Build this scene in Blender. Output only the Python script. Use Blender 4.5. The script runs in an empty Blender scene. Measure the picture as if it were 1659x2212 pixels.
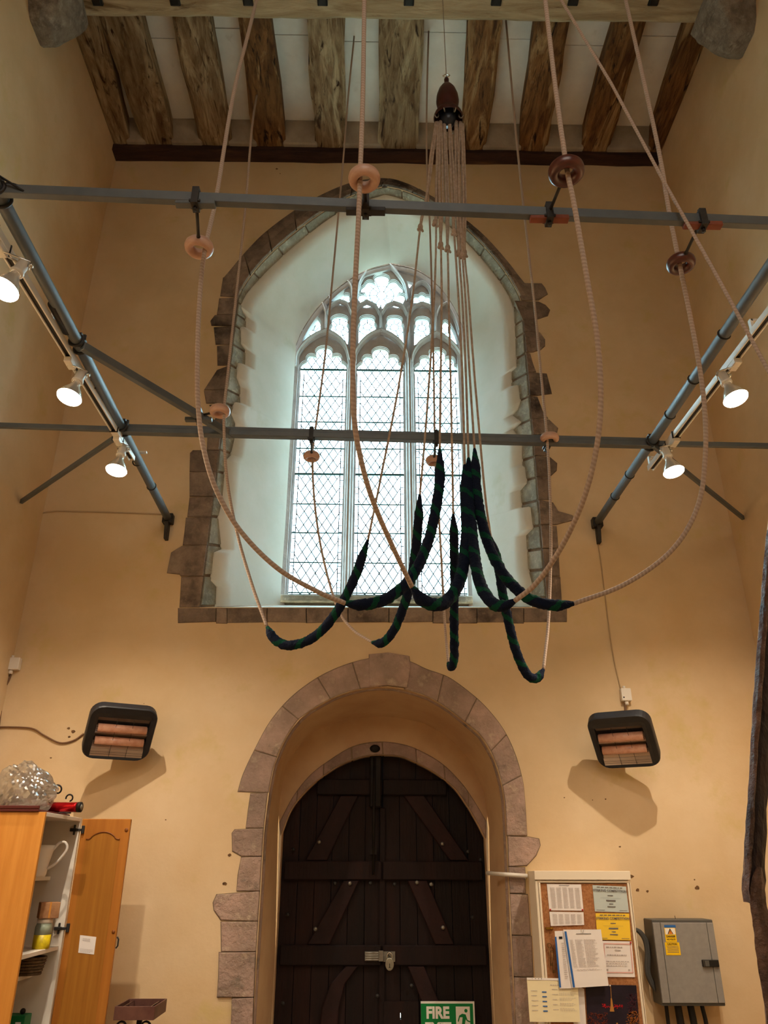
import bpy, bmesh, math, random
import numpy as np
from mathutils import Vector, Matrix, noise
random.seed(7)
S = bpy.context.scene
COL = S.collection
PI = math.pi

# ------------------------------------------------------------------ camera
W, H, F = 1659, 2212, 1661.0
PITCH, YAW, ROLL = math.radians(24.7), math.radians(0.9), math.radians(0.15)
EYE = Vector((0, 0, 1.6))
fw = Vector((math.sin(YAW) * math.cos(PITCH), math.cos(YAW) * math.cos(PITCH), math.sin(PITCH)))
rt0 = Vector((math.cos(YAW), -math.sin(YAW), 0)); up0 = rt0.cross(fw)
rt = rt0 * math.cos(ROLL) + up0 * math.sin(ROLL)
up = -rt0 * math.sin(ROLL) + up0 * math.cos(ROLL)
cd = bpy.data.cameras.new('camera'); cam = bpy.data.objects.new('camera', cd); COL.objects.link(cam)
cd.sensor_fit = 'VERTICAL'; cd.sensor_height = 32.0; cd.lens = 32.0 * F / H
cd.clip_start = 0.05; cd.clip_end = 200
m = Matrix((rt, up, -fw)).transposed().to_4x4(); m.translation = EYE
cam.matrix_world = m
S.camera = cam

# ------------------------------------------------------------------ exposure, sky, added fill light
S.view_settings.view_transform = 'Standard'; S.view_settings.look = 'None'
S.view_settings.exposure = 0.34; S.view_settings.gamma = 1.0
S.view_settings.use_curve_mapping = False
try:
    S.cycles.use_denoising = True; S.cycles.max_bounces = 10; S.cycles.diffuse_bounces = 6
    S.cycles.transparent_max_bounces = 12; S.cycles.sample_clamp_indirect = 6.0
    S.cycles.caustics_reflective = False; S.cycles.caustics_refractive = False
except Exception:
    pass
SKY = 14.0
wd = bpy.data.worlds.new('overcast sky'); S.world = wd; wd.use_nodes = True
nt = wd.node_tree; nt.nodes.clear()
o_ = nt.nodes.new('ShaderNodeOutputWorld'); b_ = nt.nodes.new('ShaderNodeBackground')
g_ = nt.nodes.new('ShaderNodeNewGeometry'); s_ = nt.nodes.new('ShaderNodeSeparateXYZ'); r_ = nt.nodes.new('ShaderNodeValToRGB')
m_ = nt.nodes.new('ShaderNodeMapRange')
nt.links.new(g_.outputs['Incoming'], s_.inputs[0]); nt.links.new(s_.outputs[2], m_.inputs[0])
m_.inputs[1].default_value = 1; m_.inputs[2].default_value = -1
nt.links.new(m_.outputs[0], r_.inputs[0]); nt.links.new(r_.outputs[0], b_.inputs[0]); nt.links.new(b_.outputs[0], o_.inputs[0])
r_.color_ramp.elements[0].position = 0.42; r_.color_ramp.elements[0].color = (.30, .34, .26, 1)
r_.color_ramp.elements[1].position = 0.52; r_.color_ramp.elements[1].color = (.72, .90, 1.0, 1)
b_.inputs[1].default_value = SKY
LAMP_W = 92.0          # each reflector bulb
LAMP_C = (1.0, 0.84, 0.64)
def area(name, loc, size, energy, color, rot):
    l = bpy.data.lights.new(name, 'AREA'); l.energy = energy; l.color = color; l.size = size; l.shape = 'SQUARE'
    o = bpy.data.objects.new(name, l); COL.objects.link(o); o.location = loc; o.rotation_euler = rot
    return o
area('rear_fill_light', (0.1, -1.6, 5.2), 2.2, 45, (1.0, 0.92, 0.80), (math.radians(35), 0, 0))  # unseen fill added high behind the camera to brighten the room

# ------------------------------------------------------------------ pixel -> place
def ray(px, py): return fw * F + rt * (px - W / 2) - up * (py - H / 2)
def PY(px, py, Y): d = ray(px, py); return EYE + d * (Y / d.y)
def PZ(px, py, z): d = ray(px, py); return EYE + d * ((z - 1.6) / d.z)
def PX(px, py, x): d = ray(px, py); return EYE + d * (x / d.x)

D = 4.85            # back wall
XL, XR = -2.27, 2.485
DW = 5.50           # window plane
DT = 5.38           # lunette over the door
DD = 5.48           # door plane
ZC = 7.25           # joist undersides
ZP = 3.75           # height of the steel frame

# ------------------------------------------------------------------ materials
MATS = {}
def nm(name):
    mt = bpy.data.materials.new(name); mt.use_nodes = True; MATS[name] = mt
    n = mt.node_tree; n.nodes.clear()
    out = n.nodes.new('ShaderNodeOutputMaterial'); b = n.nodes.new('ShaderNodeBsdfPrincipled')
    n.links.new(b.outputs[0], out.inputs[0])
    return mt, n, b
def lin(c):
    if isinstance(c, str):
        c = [int(c[i:i + 2], 16) / 255 for i in (0, 2, 4)]
        c = [v / 12.92 if v <= .04045 else ((v + .055) / 1.055) ** 2.4 for v in c]
    return (c[0], c[1], c[2], 1)
def mat(name, c1, c2=None, scale=6.0, rough=0.8, metal=0.0, bump=0.0, bscale=None, stretch=(1, 1, 1), lo=.35, hi=.65,
        c3=None, s3=2.0, lo3=.55, hi3=.75, vary=0.0, spec=.3, det=6, dist=0.0, c4=None, s4=20, lo4=.6, hi4=.7, coord='Object'):
    mt, n, b = nm(name)
    b.inputs['Roughness'].default_value = rough; b.inputs['Metallic'].default_value = metal
    b.inputs['Specular IOR Level'].default_value = spec
    tc = n.nodes.new('ShaderNodeTexCoord'); mp = n.nodes.new('ShaderNodeMapping'); mp.inputs['Scale'].default_value = stretch
    n.links.new(tc.outputs[coord], mp.inputs[0])
    def nz(sc, detail=det):
        t = n.nodes.new('ShaderNodeTexNoise'); t.inputs['Scale'].default_value = sc; t.inputs['Detail'].default_value = detail
        t.inputs['Roughness'].default_value = .62; t.inputs['Distortion'].default_value = dist
        n.links.new(mp.outputs[0], t.inputs[0]); return t
    def rng(src, a, z):
        r = n.nodes.new('ShaderNodeMapRange'); r.inputs[1].default_value = a; r.inputs[2].default_value = z
        n.links.new(src, r.inputs[0]); return r.outputs[0]
    def mix(f, a, bb):
        x = n.nodes.new('ShaderNodeMix'); x.data_type = 'RGBA'
        n.links.new(f, x.inputs[0])
        for v, i in ((a, 6), (bb, 7)):
            if isinstance(v, tuple): x.inputs[i].default_value = v
            else: n.links.new(v, x.inputs[i])
        return x.outputs[2]
    cur = lin(c1)
    if c2: cur = mix(rng(nz(scale).outputs[0], lo, hi), cur, lin(c2))
    if c3: cur = mix(rng(nz(s3).outputs[0], lo3, hi3), cur, lin(c3))
    if c4: cur = mix(rng(nz(s4).outputs[0], lo4, hi4), cur, lin(c4))
    if vary:
        oi = n.nodes.new('ShaderNodeObjectInfo'); hs = n.nodes.new('ShaderNodeHueSaturation')
        r = n.nodes.new('ShaderNodeMapRange'); r.inputs[3].default_value = 1 - vary; r.inputs[4].default_value = 1 + vary
        n.links.new(oi.outputs['Random'], r.inputs[0]); n.links.new(r.outputs[0], hs.inputs['Value'])
        if isinstance(cur, tuple): hs.inputs['Color'].default_value = cur
        else: n.links.new(cur, hs.inputs['Color'])
        cur = hs.outputs[0]
    if isinstance(cur, tuple): b.inputs[0].default_value = cur
    else: n.links.new(cur, b.inputs[0])
    if bump:
        bt = nz(bscale or scale * 4, 8); bp = n.nodes.new('ShaderNodeBump')
        bp.inputs['Strength'].default_value = min(1, bump); bp.inputs['Distance'].default_value = .02 * bump
        n.links.new(bt.outputs[0], bp.inputs['Height']); n.links.new(bp.outputs[0], b.inputs['Normal'])
    return mt
PLA = mat('cream_plaster', 'ddc5a2', 'd0b38a', 1.3, .9, bump=.35, bscale=9, c3='c6ae8a', s3=.9, lo3=.5, hi3=.8, c4='cbb47a', s4=3.2, lo4=.58, hi4=.78)
PLR = mat('pale_reveal_plaster', 'e3e2da', 'd8d8cc', 2.2, .9, bump=.3, bscale=10, c3='c9c9b0', s3=3.0, lo3=.6, hi3=.85)
PLD = mat('ochre_reveal_plaster', 'c9ab86', 'b89674', 2.2, .9, bump=.3, bscale=10)
STB = mat('brown_weathered_stone', '9d8b7c', '74665b', 9, .92, bump=1.0, bscale=30, c3='3d3634', s3=1.6, lo3=.54, hi3=.66, vary=.2, c4='9c8874', s4=22, lo4=.58, hi4=.75)
STP = mat('pale_grey_stone', 'aaa798', '8b897c', 12, .92, bump=.9, bscale=34, vary=.16, c4='c5c4b0', s4=26, lo4=.55, hi4=.75)
STD = mat('pink_grey_stone', 'b0968a', '8f7c70', 7, .92, bump=.9, bscale=30, vary=.14, c3='cdb8a2', s3=14, lo3=.55, hi3=.8, c4='6f665c', s4=9, lo4=.6, hi4=.75)
MOR = mat('mortar_joint', '86745f', '6e5e50', 20, .95, bump=.5, bscale=60)
TRA = mat('pale_tracery_stone', 'cac8c8', 'b5b2b2', 8, .88, bump=.5, bscale=30, vary=.06)
JST = mat('weathered_oak_joist', 'a08a6c', '6e543a', 5.5, .85, bump=1.0, bscale=16, stretch=(3.0, .55, 3.0), c3='b8a586', s3=2.2, lo3=.48, hi3=.60, c4='3a261a', s4=6, lo4=.57, hi4=.66, vary=.12, dist=1.2)
JSR = mat('reddish_oak_joist', '946c44', '553620', 5.5, .8, bump=1.0, bscale=16, stretch=(3.0, .55, 3.0), c3='b3946a', s3=2.2, lo3=.53, hi3=.64, c4='2a1a12', s4=6, lo4=.56, hi4=.65, vary=.12, dist=1.2)
BEM = mat('pale_oak_beam', 'b6a587', '8e785a', 5, .85, bump=1.0, bscale=14, stretch=(.4, 2.5, 2.5), c3='5a4024', s3=2.4, lo3=.60, hi3=.66, dist=.8)
PLT = mat('dark_wall_plate', '46302a', '2a1c1c', 6, .85, bump=.8, bscale=20, stretch=(.5, 3, 3), c3='6b4d3a', s3=3, lo3=.55, hi3=.75)
CBD = mat('white_ceiling_board', 'e6e2dc', 'd8d3cc', 4, .9, bump=.15, bscale=20, vary=.03, c3='b4ab9f', s3=5, lo3=.62, hi3=.85)
INF = mat('grey_infill_plaster', 'a59a8c', '8c8174', 5, .9, bump=.5, bscale=20)
CRB = mat('rough_corbel_stone', 'a0978a', '7b7268', 14, .95, bump=1.4, bscale=40, c3='c4bcae', s3=9, lo3=.55, hi3=.75)
STL = mat('grey_painted_steel', '5c6164', '50565a', 8, .45, .15, bump=.15, spec=.5)
STD2 = mat('dark_steel', '3a3735', '2a2827', 12, .5, .3, bump=.2)
IRN = mat('black_iron', '17130f', '26201c', 12, .55, .4)
TRK = mat('white_track_metal', 'e8e2d8', None, rough=.35, metal=.1, spec=.5)
WHP = mat('white_plastic', 'e4ddd4', None, rough=.4, spec=.5)
CRM = mat('chrome', 'd8d8d4', None, rough=.15, metal=1.0)
RNGP = mat('light_turned_wood', 'c9a592', 'b48c78', 14, .38, spec=.5, stretch=(1, 1, 5))
RNGD = mat('dark_turned_wood', '5c2b20', '3f1b16', 14, .3, spec=.6, stretch=(1, 1, 5))
RBK = mat('red_brown_wood', '8a4a34', '6d3826', 14, .6)
ROP = mat('hemp_rope', 'b09c8c', '96826f', 60, .9, bump=.3, bscale=120)
ROG = mat('grey_rope', '9a8b7a', '7f7264', 60, .9)
DRD = mat('dark_oak_door', '1f0f0e', '140a0a', 6, .62, bump=.5, bscale=18, stretch=(3, 3, .35), vary=.35, c3='2e1713', s3=3, lo3=.5, hi3=.8, spec=.25)
DRR = mat('reddish_oak_brace', '2a1514', '1e0e0d', 6, .6, bump=.5, bscale=18, vary=.2, spec=.25)
OAK = mat('honey_oak_laminate', 'c98a3e', 'bd7d33', 7, .5, bump=.08, stretch=(5, 5, .3), vary=.03)
OKD = mat('oak_door_veneer', 'b0702c', 'a06224', 6, .45, bump=.08, stretch=(4, 4, .25))
WML = mat('white_melamine', 'd9d2c8', None, rough=.5)
BLK = mat('charcoal_enamel', '232329', '1c1c20', 20, .5, spec=.4)
RFL = mat('polished_reflector', 'c4b2a6', None, rough=.3, metal=.75)
TUB = mat('quartz_tube', 'e2b19c', 'd29a84', 30, .25, spec=.6)
CRK = mat('cork', 'b07a4e', '94603a', 90, .9, bump=.3, bscale=150, det=3)
FRM = mat('cream_painted_frame', 'e6d9c4', None, rough=.5)
GRY = mat('grey_cabinet_paint', '8f8b86', '878380', 40, .5)
GRD = mat('dark_grey_cabinet_trim', '55534f', None, rough=.5)
CBK = mat('black_cable', '1c1a18', None, rough=.5)
CBR = mat('brown_cable', '7a5a42', None, rough=.5)
CBC = mat('cream_cable', 'b39a78', None, rough=.6)
PPW = mat('white_paper', 'e9e2df', None, rough=.75)
PPB = mat('pale_blue_paper', 'bcc6c4', None, rough=.75)
PPY = mat('yellow_paper', 'f0c73a', None, rough=.7)
PPC = mat('cream_paper', 'e9dcb6', None, rough=.75)
INK = mat('grey_ink', '6f6a68', None, rough=.8)
INL = mat('pale_ink', 'b5aaa6', None, rough=.8)
INB = mat('blue_ink', '2c62a8', None, rough=.6)
INK2 = mat('black_ink', '1b1a1a', None, rough=.7)
PNK = mat('pink_ink', 'd9a8a0', None, rough=.8)
GRN = mat('exit_sign_green', '0a7a3c', None, rough=.4)
SGW = mat('sign_white', 'ece6de', None, rough=.45)
YLW = mat('warning_yellow', 'f2c318', None, rough=.45)
ORG = mat('warning_orange', 'e88a1c', None, rough=.45)
BRS = mat('worn_brass', '9a958a', '7d786e', 30, .4, .6)
REDM = mat('red_foil', 'a31218', None, rough=.2, metal=.7)
DRM = mat('dark_red_board', '4a1712', None, rough=.5)
CARD = mat('brown_card', 'a87c56', '8b6242', 20, .8)
LEAD = mat('lead_came', '2f3a42', '26303a', 30, .6, .2)
SBR = mat('green_grey_saddle_bar', '2c5156', None, rough=.6)
PLM = mat('purple_brown_metal', '6d4a40', '5a3a34', 12, .5, .2)
TMB = mat('dark_rough_timber', '241713', '3a241b', 8, .5, bump=1.2, bscale=18, stretch=(2, 2, .6), spec=.5)
TMP = mat('lit_hewn_timber', '8a6654', '5c3c30', 16, .4, bump=2.5, bscale=34, c3='38211a', s3=9, lo3=.5, hi3=.7, spec=.6)  # light on the timber's side face and lower piece put into the colour
BGM = None

def glassy(name, col, transp, trans_col):
    mt = bpy.data.materials.new(name); mt.use_nodes = True; n = mt.node_tree; n.nodes.clear()
    out = n.nodes.new('ShaderNodeOutputMaterial'); t = n.nodes.new('ShaderNodeBsdfTransparent'); l = n.nodes.new('ShaderNodeBsdfTranslucent')
    g = n.nodes.new('ShaderNodeBsdfGlossy'); g.inputs['Roughness'].default_value = .15
    t.inputs[0].default_value = lin(col); l.inputs[0].default_value = lin(trans_col)
    m1 = n.nodes.new('ShaderNodeMixShader'); m1.inputs[0].default_value = transp
    n.links.new(l.outputs[0], m1.inputs[1]); n.links.new(t.outputs[0], m1.inputs[2])
    m2 = n.nodes.new('ShaderNodeMixShader'); m2.inputs[0].default_value = .05
    n.links.new(m1.outputs[0], m2.inputs[1]); n.links.new(g.outputs[0], m2.inputs[2]); n.links.new(m2.outputs[0], out.inputs[0])
    return mt
GLS = glassy('old_window_glass', 'e2f6f8', .85, 'd8eef2')
PLASTIC = glassy('crumpled_clear_plastic', 'cfc8c0', .30, 'e6ded4')
PLASTIC.node_tree.nodes['Mix Shader.001'].inputs[0].default_value = .28
def glow(name, col, s):
    mt = bpy.data.materials.new(name); mt.use_nodes = True; n = mt.node_tree; n.nodes.clear()
    out = n.nodes.new('ShaderNodeOutputMaterial'); e = n.nodes.new('ShaderNodeEmission'); e.inputs[0].default_value = (*col, 1); e.inputs[1].default_value = s
    n.links.new(e.outputs[0], out.inputs[0]); return mt
BLB = glow('lit_bulb_face', (1.0, .9, .74), 14)
def uvmat(name, kind):
    mt, n, b = nm(name); b.inputs['Roughness'].default_value = .95; b.inputs['Specular IOR Level'].default_value = .15
    uv = n.nodes.new('ShaderNodeUVMap'); sp = n.nodes.new('ShaderNodeSeparateXYZ'); n.links.new(uv.outputs[0], sp.inputs[0])
    def mth(op, a, bb):
        x = n.nodes.new('ShaderNodeMath'); x.operation = op
        for v, i in ((a, 0), (bb, 1)):
            if v is None: continue
            if isinstance(v, (int, float)): x.inputs[i].default_value = v
            else: n.links.new(v, x.inputs[i])
        return x.outputs[0]
    if kind == 'sally':       # navy wool with a green spiral
        tn = n.nodes.new('ShaderNodeTexNoise'); tn.inputs['Scale'].default_value = 45; tn.inputs['Detail'].default_value = 3
        tcc = n.nodes.new('ShaderNodeTexCoord'); n.links.new(tcc.outputs['Object'], tn.inputs[0])
        t = mth('FRACT', mth('ADD', mth('ADD', mth('MULTIPLY', sp.outputs[0], 1 / .105), sp.outputs[1]), mth('MULTIPLY', tn.outputs[0], .22)), None)
        f = mth('LESS_THAN', t, .26)
        mx = n.nodes.new('ShaderNodeMix'); mx.data_type = 'RGBA'; n.links.new(f, mx.inputs[0])
        mx.inputs[6].default_value = lin('121a2e'); mx.inputs[7].default_value = lin('0b4231')
        n.links.new(mx.outputs[2], b.inputs[0])
        tx = n.nodes.new('ShaderNodeTexNoise'); tx.inputs['Scale'].default_value = 260; tx.inputs['Detail'].default_value = 3
        tc = n.nodes.new('ShaderNodeTexCoord'); n.links.new(tc.outputs['Object'], tx.inputs[0])
        bp = n.nodes.new('ShaderNodeBump'); bp.inputs['Distance'].default_value = .006; n.links.new(tx.outputs[0], bp.inputs['Height'])
        n.links.new(bp.outputs[0], b.inputs['Normal'])
    else:                      # twisted strands
        t = mth('SINE', mth('MULTIPLY', mth('ADD', mth('MULTIPLY', sp.outputs[0], 1 / .014), mth('MULTIPLY', sp.outputs[1], 1.0)), 2 * PI), None)
        mr = n.nodes.new('ShaderNodeMapRange'); mr.inputs[1].default_value = -1; mr.inputs[2].default_value = 1; n.links.new(t, mr.inputs[0])
        mx = n.nodes.new('ShaderNodeMix'); mx.data_type = 'RGBA'; n.links.new(mr.outputs[0], mx.inputs[0])
        mx.inputs[6].default_value = lin('a28e80'); mx.inputs[7].default_value = lin('b7a395'); n.links.new(mx.outputs[2], b.inputs[0])
        bp = n.nodes.new('ShaderNodeBump'); bp.inputs['Distance'].default_value = .0007; n.links.new(mr.outputs[0], bp.inputs['Height'])
        n.links.new(bp.outputs[0], b.inputs['Normal'])
    return mt
SAL = uvmat('navy_green_wool', 'sally'); TWR = uvmat('twisted_rope', 'rope')

# ------------------------------------------------------------------ builders
def base_of(p):
    v = Vector((0, 0, 0))
    while p: v += p.location; p = p.parent
    return v
class B:
    def __init__(s): s.v = []; s.f = []; s.uv = []; s.sm = []
    def add(s, vs, fs, uvs=None, smooth=False):
        k = len(s.v); s.v += [Vector(v) for v in vs]; s.f += [tuple(i + k for i in f) for f in fs]
        s.uv += uvs if uvs else [None] * len(fs); s.sm += [smooth] * len(fs); return s
    def box(s, x0, x1, y0, y1, z0, z1, M=None):
        vs = [Vector((x, y, z)) for z in (z0, z1) for y in (y0, y1) for x in (x0, x1)]
        if M: vs = [M @ v for v in vs]
        return s.add(vs, [(0, 2, 3, 1), (4, 5, 7, 6), (0, 1, 5, 4), (2, 6, 7, 3), (0, 4, 6, 2), (1, 3, 7, 5)])
    def prism(s, pts, d, M=None):      # ngon swept by vector d
        n = len(pts); a = [Vector(p) for p in pts]; d = Vector(d); vs = a + [p + d for p in a]
        if M: vs = [M @ v for v in vs]
        fs = [tuple(range(n)), tuple(range(2 * n - 1, n - 1, -1))] + [(i, i + n, (i + 1) % n + n, (i + 1) % n) for i in range(n)]
        return s.add(vs, fs)
    def tube(s, pts, r, n=8, cap=True, wob=0.0, squash=1.0):
        pts = [Vector(p) for p in pts]; N = len(pts); rs = r if isinstance(r, (list, tuple)) else [r] * N
        t0 = (pts[1] - pts[0]).normalized(); a = Vector((0, 0, 1)) if abs(t0.z) < .9 else Vector((1, 0, 0))
        u = t0.cross(a).normalized(); vs = []; L = 0; Ls = []
        for i, p in enumerate(pts):
            t = (pts[min(i + 1, N - 1)] - pts[max(i - 1, 0)]).normalized()
            u = (u - t * u.dot(t)).normalized(); w = t.cross(u)
            if i: L += (p - pts[i - 1]).length
            Ls.append(L)
            for k in range(n):
                an = 2 * PI * k / n; rr = rs[i]
                if wob: rr *= 1 + wob * noise.noise(Vector((L * 60, k * 2.3, p.x * 9)))
                vs.append(p + (u * math.cos(an) + w * math.sin(an) * squash) * rr)
        fs = []; uvs = []
        for i in range(N - 1):
            for k in range(n):
                k2 = (k + 1) % n
                fs.append((i * n + k, i * n + k2, (i + 1) * n + k2, (i + 1) * n + k))
                uvs.append([(Ls[i], k / n), (Ls[i], (k + 1) / n), (Ls[i + 1], (k + 1) / n), (Ls[i + 1], k / n)])
        if cap:
            fs += [tuple(range(n - 1, -1, -1)), tuple((N - 1) * n + k for k in range(n))]; uvs += [None, None]
        return s.add(vs, fs, uvs, True)
    def lathe(s, prof, M=None, n=20, cap=True):
        vs = []; fs = []
        for r, z in prof:
            for k in range(n): an = 2 * PI * k / n; vs.append(Vector((r * math.cos(an), r * math.sin(an), z)))
        for i in range(len(prof) - 1):
            for k in range(n): k2 = (k + 1) % n; fs.append((i * n + k, i * n + k2, (i + 1) * n + k2, (i + 1) * n + k))
        if cap: fs += [tuple(range(n - 1, -1, -1)), tuple((len(prof) - 1) * n + k for k in range(n))]
        if M: vs = [M @ v for v in vs]
        return s.add(vs, fs, None, True)
    def torus(s, R, r, M=None, n=28, k=12, sq=1.0):
        vs = []; fs = []
        for i in range(n):
            a = 2 * PI * i / n
            for j in range(k):
                b = 2 * PI * j / k; q = R + r * math.cos(b); vs.append(Vector((q * math.cos(a), q * math.sin(a), r * sq * math.sin(b))))
        for i in range(n):
            for j in range(k): fs.append((i * k + j, (i + 1) % n * k + j, (i + 1) % n * k + (j + 1) % k, i * k + (j + 1) % k))
        if M: vs = [M @ v for v in vs]
        return s.add(vs, fs, None, True)
    def blob(s, c, r, n=10, sc=(1, 1, 1)):
        prof = [(r * math.sin(PI * i / n) + 1e-5, -r * math.cos(PI * i / n)) for i in range(n + 1)]
        M = Matrix.Translation(Vector(c)) @ Matrix.Diagonal((*sc, 1)); return s.lathe(prof, M, 12, False)
    def build(s, name, material, parent=None, bevel=0, seg=1, base=None, smooth=None):
        me = bpy.data.meshes.new(name)
        off = base_of(parent) if parent else (Vector(base) if base is not None else Vector((0, 0, 0)))
        me.from_pydata([tuple(v - off) for v in s.v], [], s.f)
        if any(s.uv):
            ul = me.uv_layers.new(name='UVMap')
            for p, u in zip(me.polygons, s.uv):
                if u:
                    for li, q in zip(p.loop_indices, u): ul.data[li].uv = q
        me.polygons.foreach_set('use_smooth', s.sm if smooth is None else [smooth] * len(s.f))
        bm = bmesh.new(); bm.from_mesh(me); bmesh.ops.recalc_face_normals(bm, faces=bm.faces); bm.to_mesh(me); bm.free()
        me.materials.append(material)
        o = bpy.data.objects.new(name, me); COL.objects.link(o)
        if parent: o.parent = parent
        else: o.location = off
        if bevel:
            md = o.modifiers.new('bevel', 'BEVEL'); md.width = bevel; md.segments = seg; md.limit_method = 'ANGLE'; md.angle_limit = math.radians(40)
            md.harden_normals = False
        return o
def tag(o, label=None, cat=None, group=None, kind=None):
    if label: o['label'] = label
    if cat: o['category'] = cat
    if group: o['group'] = group
    if kind: o['kind'] = kind
    return o
def thing(name, label, cat, loc, group=None, kind=None):
    o = bpy.data.objects.new(name, None); COL.objects.link(o); o.location = Vector(loc); o.empty_display_size = .05
    return tag(o, label, cat, group, kind)
def struct(name, kind='structure'):
    o = bpy.data.objects.new(name, None); COL.objects.link(o); o['kind'] = kind; return o
def smooth_path(pts, k=8, closed=False):      # centripetal-ish Catmull-Rom
    P = [Vector(p) for p in pts]; out = []; N = len(P)
    for i in range(N - 1):
        p0, p1, p2, p3 = P[max(i - 1, 0)], P[i], P[i + 1], P[min(i + 2, N - 1)]
        if i == 0: p0 = p1 * 2 - p2
        if i == N - 2: p3 = p2 * 2 - p1
        for j in range(k):
            t = j / k; t2 = t * t; t3 = t2 * t
            out.append(.5 * ((2 * p1) + (p2 - p0) * t + (2 * p0 - 5 * p1 + 4 * p2 - p3) * t2 + (3 * p1 - p0 - 3 * p2 + p3) * t3))
    out.append(P[-1]); return out
def resample(pts, n):
    P = [Vector(p) for p in pts]; L = [0]
    for a, b in zip(P, P[1:]): L.append(L[-1] + (b - a).length)
    out = []; j = 0
    for i in range(n):
        t = L[-1] * i / (n - 1)
        while j < len(L) - 2 and L[j + 1] < t: j += 1
        d = L[j + 1] - L[j]; out.append(P[j].lerp(P[j + 1], (t - L[j]) / d if d else 0))
    return out
def sheet_with_holes(name, outer, holes, y, depth, material, parent=None, bevel=0.0, bseg=1):
    """flat plate in the XZ plane (lists of (x,z)), front face at y, filled round its holes"""
    cu = bpy.data.curves.new(name, 'CURVE'); cu.dimensions = '2D'; cu.fill_mode = 'BOTH'
    for loop in [outer] + holes:
        sp = cu.splines.new('POLY'); sp.points.add(len(loop) - 1); sp.use_cyclic_u = True
        for q, (a, b) in zip(sp.points, loop): q.co = (a, b, 0, 1)
    cu.extrude = max(0, depth / 2 - bevel); cu.bevel_depth = bevel; cu.bevel_resolution = bseg
    if bevel: cu.offset = -bevel
    t = bpy.data.objects.new('t', cu); COL.objects.link(t)
    dg = bpy.context.evaluated_depsgraph_get(); me = bpy.data.meshes.new_from_object(t.evaluated_get(dg))
    COL.objects.unlink(t); bpy.data.objects.remove(t); bpy.data.curves.remove(cu)
    off = base_of(parent) if parent else Vector((0, 0, 0))
    me.transform(Matrix(((1, 0, 0, -off.x), (0, 0, 1, y + depth / 2 - off.y), (0, 1, 0, -off.z), (0, 0, 0, 1))))
    me.name = name; me.materials.clear(); me.materials.append(material)
    o = bpy.data.objects.new(name, me); COL.objects.link(o)
    if parent: o.parent = parent
    return o
def xz(p): return (p.x, p.z)
def text(txt, name, size, loc, material, parent, rot=(PI / 2, 0, 0), bold=0.0, align='CENTER', depth=.0006, sx=1.0, M=None):
    cu = bpy.data.curves.new(name, 'FONT'); cu.body = txt; cu.size = size; cu.offset = bold; cu.extrude = depth; cu.align_x = align; cu.align_y = 'CENTER'
    t = bpy.data.objects.new('t', cu); COL.objects.link(t)
    dg = bpy.context.evaluated_depsgraph_get(); me = bpy.data.meshes.new_from_object(t.evaluated_get(dg))
    COL.objects.unlink(t); bpy.data.objects.remove(t); bpy.data.curves.remove(cu)
    from mathutils import Euler
    X = Matrix.Translation(Vector(loc)) @ (M if M else Euler(rot).to_matrix().to_4x4()) @ Matrix.Diagonal((sx, 1, 1, 1))
    me.transform(Matrix.Translation(-base_of(parent)) @ X); me.materials.clear(); me.materials.append(material); me.name = name
    o = bpy.data.objects.new(name, me); COL.objects.link(o); o.parent = parent; return o

# ------------------------------------------------------------------ the room shell
# window profile: front arris (Y=D) and rear profile (Y=DW); s in 0..4 from the left foot over the apex to the right foot
NA, NJ = 28, 26
fa_l = [PY(a, b, D) for a, b in ((513, 653), (522, 625), (560, 572), (620, 515), (690, 462), (760, 422), (830, 402))]
fa_r = [PY(a, b, D) for a, b in ((830, 402), (870, 410), (930, 436), (990, 477), (1040, 525), (1085, 578), (1115, 625), (1127, 653))]
LF, RF = PY(431, 1312, D), PY(1182, 1312, D)
XWL, XWR = PY(610, 1200, DW).x, PY(1018, 1200, DW).x
ra_l = [PY(a, b, DW) for a, b in ((642, 745), (652, 712), (686, 662), (736, 614), (790, 582), (845, 567))]
ra_r = [PY(a, b, DW) for a, b in ((845, 567), (900, 580), (945, 612), (980, 658), (1002, 712), (1006, 748))]
ra_l[0].x = XWL; ra_r[-1].x = XWR
ZS = PY(800, 1300, DW).z - .03
front = resample([LF, fa_l[0]], NJ)[:-1] + resample(smooth_path(fa_l), NA)[:-1] + resample(smooth_path(fa_r), NA)[:-1] + resample([fa_r[-1], RF], NJ)
rear = resample([Vector((XWL, DW, ZS)), ra_l[0]], NJ)[:-1] + resample(smooth_path(ra_l), NA)[:-1] + resample(smooth_path(ra_r), NA)[:-1] + resample([ra_r[-1], Vector((XWR, DW, ZS))], NJ)
NP = len(front)
IA0, IAP, IA1 = NJ - 1, NJ - 1 + NA - 1, NJ - 1 + 2 * (NA - 1)
def at_s(L, s):
    s = max(0, min(len(L) - 1.0001, s)); i = int(s); return L[i].lerp(L[i + 1], s - i)
cen = Vector((.02, 5.2, 4.6))
def loft(s, t, off=0.0):
    p = at_s(front, s).lerp(at_s(rear, s), t)
    if off:
        a = at_s(front, min(s + .5, NP - 1)) - at_s(front, max(s - .5, 0)); b = at_s(rear, s) - at_s(front, s)
        n = a.cross(b).normalized()
        if n.dot(cen - p) < 0: n = -n
        p = p + n * off
    return p
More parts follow.
